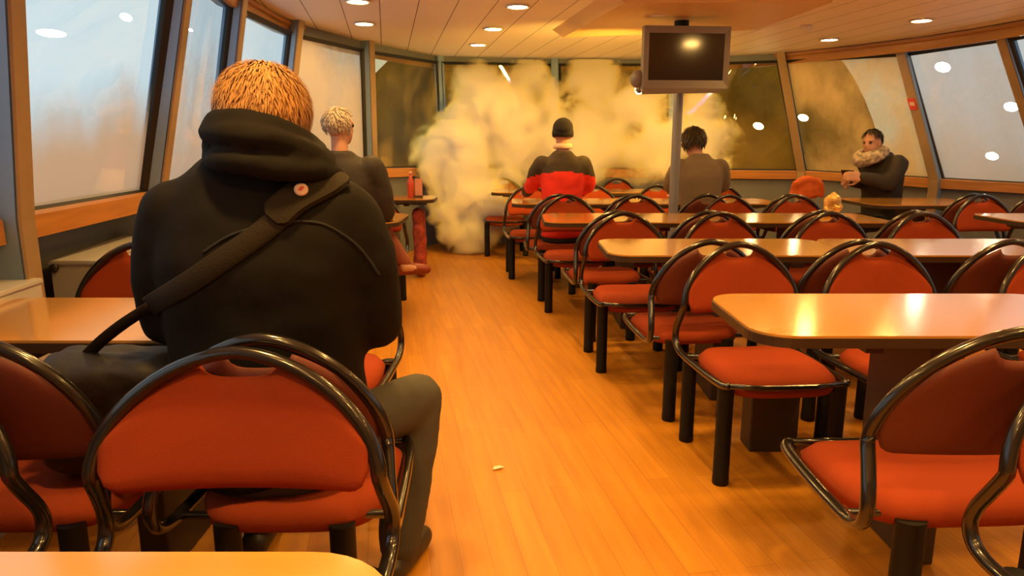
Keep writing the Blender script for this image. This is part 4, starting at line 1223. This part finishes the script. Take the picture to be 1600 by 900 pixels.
for c, r in L3:
    s = nt.nodes.new('ShaderNodeVectorMath'); s.operation = 'SUBTRACT'; Lk.new(tc.outputs['Object'], s.inputs[0]); s.inputs[1].default_value = c
    d = nt.nodes.new('ShaderNodeVectorMath'); d.operation = 'DIVIDE'; Lk.new(s.outputs[0], d.inputs[0]); d.inputs[1].default_value = r
    l = nt.nodes.new('ShaderNodeVectorMath'); l.operation = 'LENGTH'; Lk.new(d.outputs[0], l.inputs[0])
    v = l.outputs['Value']
    acc = v if acc is None else mth('SMOOTH_MIN', acc, v, .25)
val = mth('ADD', mth('SUBTRACT', 1.0, acc), mth('MULTIPLY', mth('SUBTRACT', nz.outputs['Fac'], .45), 2.2))
mr = nt.nodes.new('ShaderNodeMapRange'); mr.interpolation_type = 'SMOOTHSTEP'
mr.inputs['From Min'].default_value = .0; mr.inputs['From Max'].default_value = .5; mr.inputs['To Min'].default_value = 0; mr.inputs['To Max'].default_value = 26.
Lk.new(val, mr.inputs['Value'])
vs_ = nt.nodes.new('ShaderNodeVolumeScatter'); vs_.inputs['Color'].default_value = (1.0, .87, .30, 1); vs_.inputs['Anisotropy'].default_value = -.2
Lk.new(mr.outputs[0], vs_.inputs['Density'])
Lk.new(vs_.outputs[0], nt.nodes['Material Output'].inputs['Volume'])
try: spray_m.cycles.volume_step_rate = .3
except Exception: pass
sp = melt('water_spray', bm, .06, spray_m, None, 3)
for v in sp.data.vertices: v.co.z = min(max(v.co.z, .01), CZ - .02)
tag(sp, 'golden burst of water spray filling the far end of the cabin', 'water spray', kind='stuff')

# glowing ovals added outside the panes in place of lamp reflections
M['glow_oval'] = emis('reflection_glow_emission', (1.0, .86, .62), 45.)
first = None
for x, y, Y, r, lab in [(197, 27, 5.6, .052, 'added bright oval glow outside the first left window, upper right'), (80, 52, 4.8, .055, 'added bright streak of glow outside the first left window, upper left'),
                        (298, 47, 6.6, .022, 'added tiny glow outside the second left window'),
                        (1185, 197, 9.9, .085, 'added bright oval glow in the dark window right of the pole'), (1255, 184, 9.5, .080, 'added bright oval glow at the left of the window behind the scarf wearer'),
                        (1473, 105, 8.9, .105, 'added bright glow high in the tilted pale right window'), (1580, 167, 8.6, .095, 'added bright glow at the right photo edge in the pale window'),
                        (1550, 244, 8.7, .085, 'added bright glow low in the pale right window')]:
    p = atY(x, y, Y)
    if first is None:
        t = empty('reflection_glow', p)
        bm = bmesh.new(); sphere(bm, (0, 0, 0), (.80, .80, .50), Euler((0, .35, 0)), 20, 12); from_bm('glow_globe', bm, M['glow_oval'], t)
        bm = bmesh.new(); tube(bm, [(0, .3, 0), (0, 1.0, 0)], .2, 8); from_bm('globe_stub', bm, M['gasket'], t)
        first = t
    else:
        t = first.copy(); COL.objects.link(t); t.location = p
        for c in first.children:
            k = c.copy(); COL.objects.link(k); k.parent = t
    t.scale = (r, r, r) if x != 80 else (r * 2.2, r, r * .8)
    tag(t, lab, 'lamp', 'glowing ovals added outside the windows')

# ------------------------------------------------------------------ daylight outside
w = bpy.data.worlds.new('misty_daylight'); S.world = w; w.use_nodes = True
nt = w.node_tree; bg = nt.nodes['Background']
tc = nt.nodes.new('ShaderNodeTexCoord'); sx = nt.nodes.new('ShaderNodeSeparateXYZ'); nt.links.new(tc.outputs['Generated'], sx.inputs[0])
cr = nt.nodes.new('ShaderNodeValToRGB')
cr.color_ramp.elements[0].position = .15; cr.color_ramp.elements[0].color = (.50, .62, .66, 1)
cr.color_ramp.elements[1].position = .85; cr.color_ramp.elements[1].color = (.44, .43, .40, 1)
mp = nt.nodes.new('ShaderNodeMapRange'); mp.inputs['From Min'].default_value = -1; mp.inputs['From Max'].default_value = 1
nt.links.new(sx.outputs['X'], mp.inputs['Value']); nt.links.new(mp.outputs[0], cr.inputs['Fac'])
nt.links.new(cr.outputs['Color'], bg.inputs['Color']); bg.inputs['Strength'].default_value = 1.1

# ------------------------------------------------------------------ camera and render look
cam = bpy.data.cameras.new('camera'); co = bpy.data.objects.new('camera', cam); COL.objects.link(co)
cam.sensor_width = 36; cam.lens = 36 * FPX / 1600
co.location = CV; co.rotation_euler = (PI / 2 - PITCH, 0, 0); cam.clip_start = .05
S.camera = co
S.view_settings.view_transform = 'Standard'; S.view_settings.look = 'None'
S.view_settings.exposure = 0.35; S.view_settings.gamma = 1.0; S.view_settings.use_curve_mapping = False
S.cycles.volume_bounces = 14; S.cycles.max_bounces = 16; S.cycles.transparent_max_bounces = 12
S.cycles.sample_clamp_indirect = 15.0
S.cycles.use_denoising = True
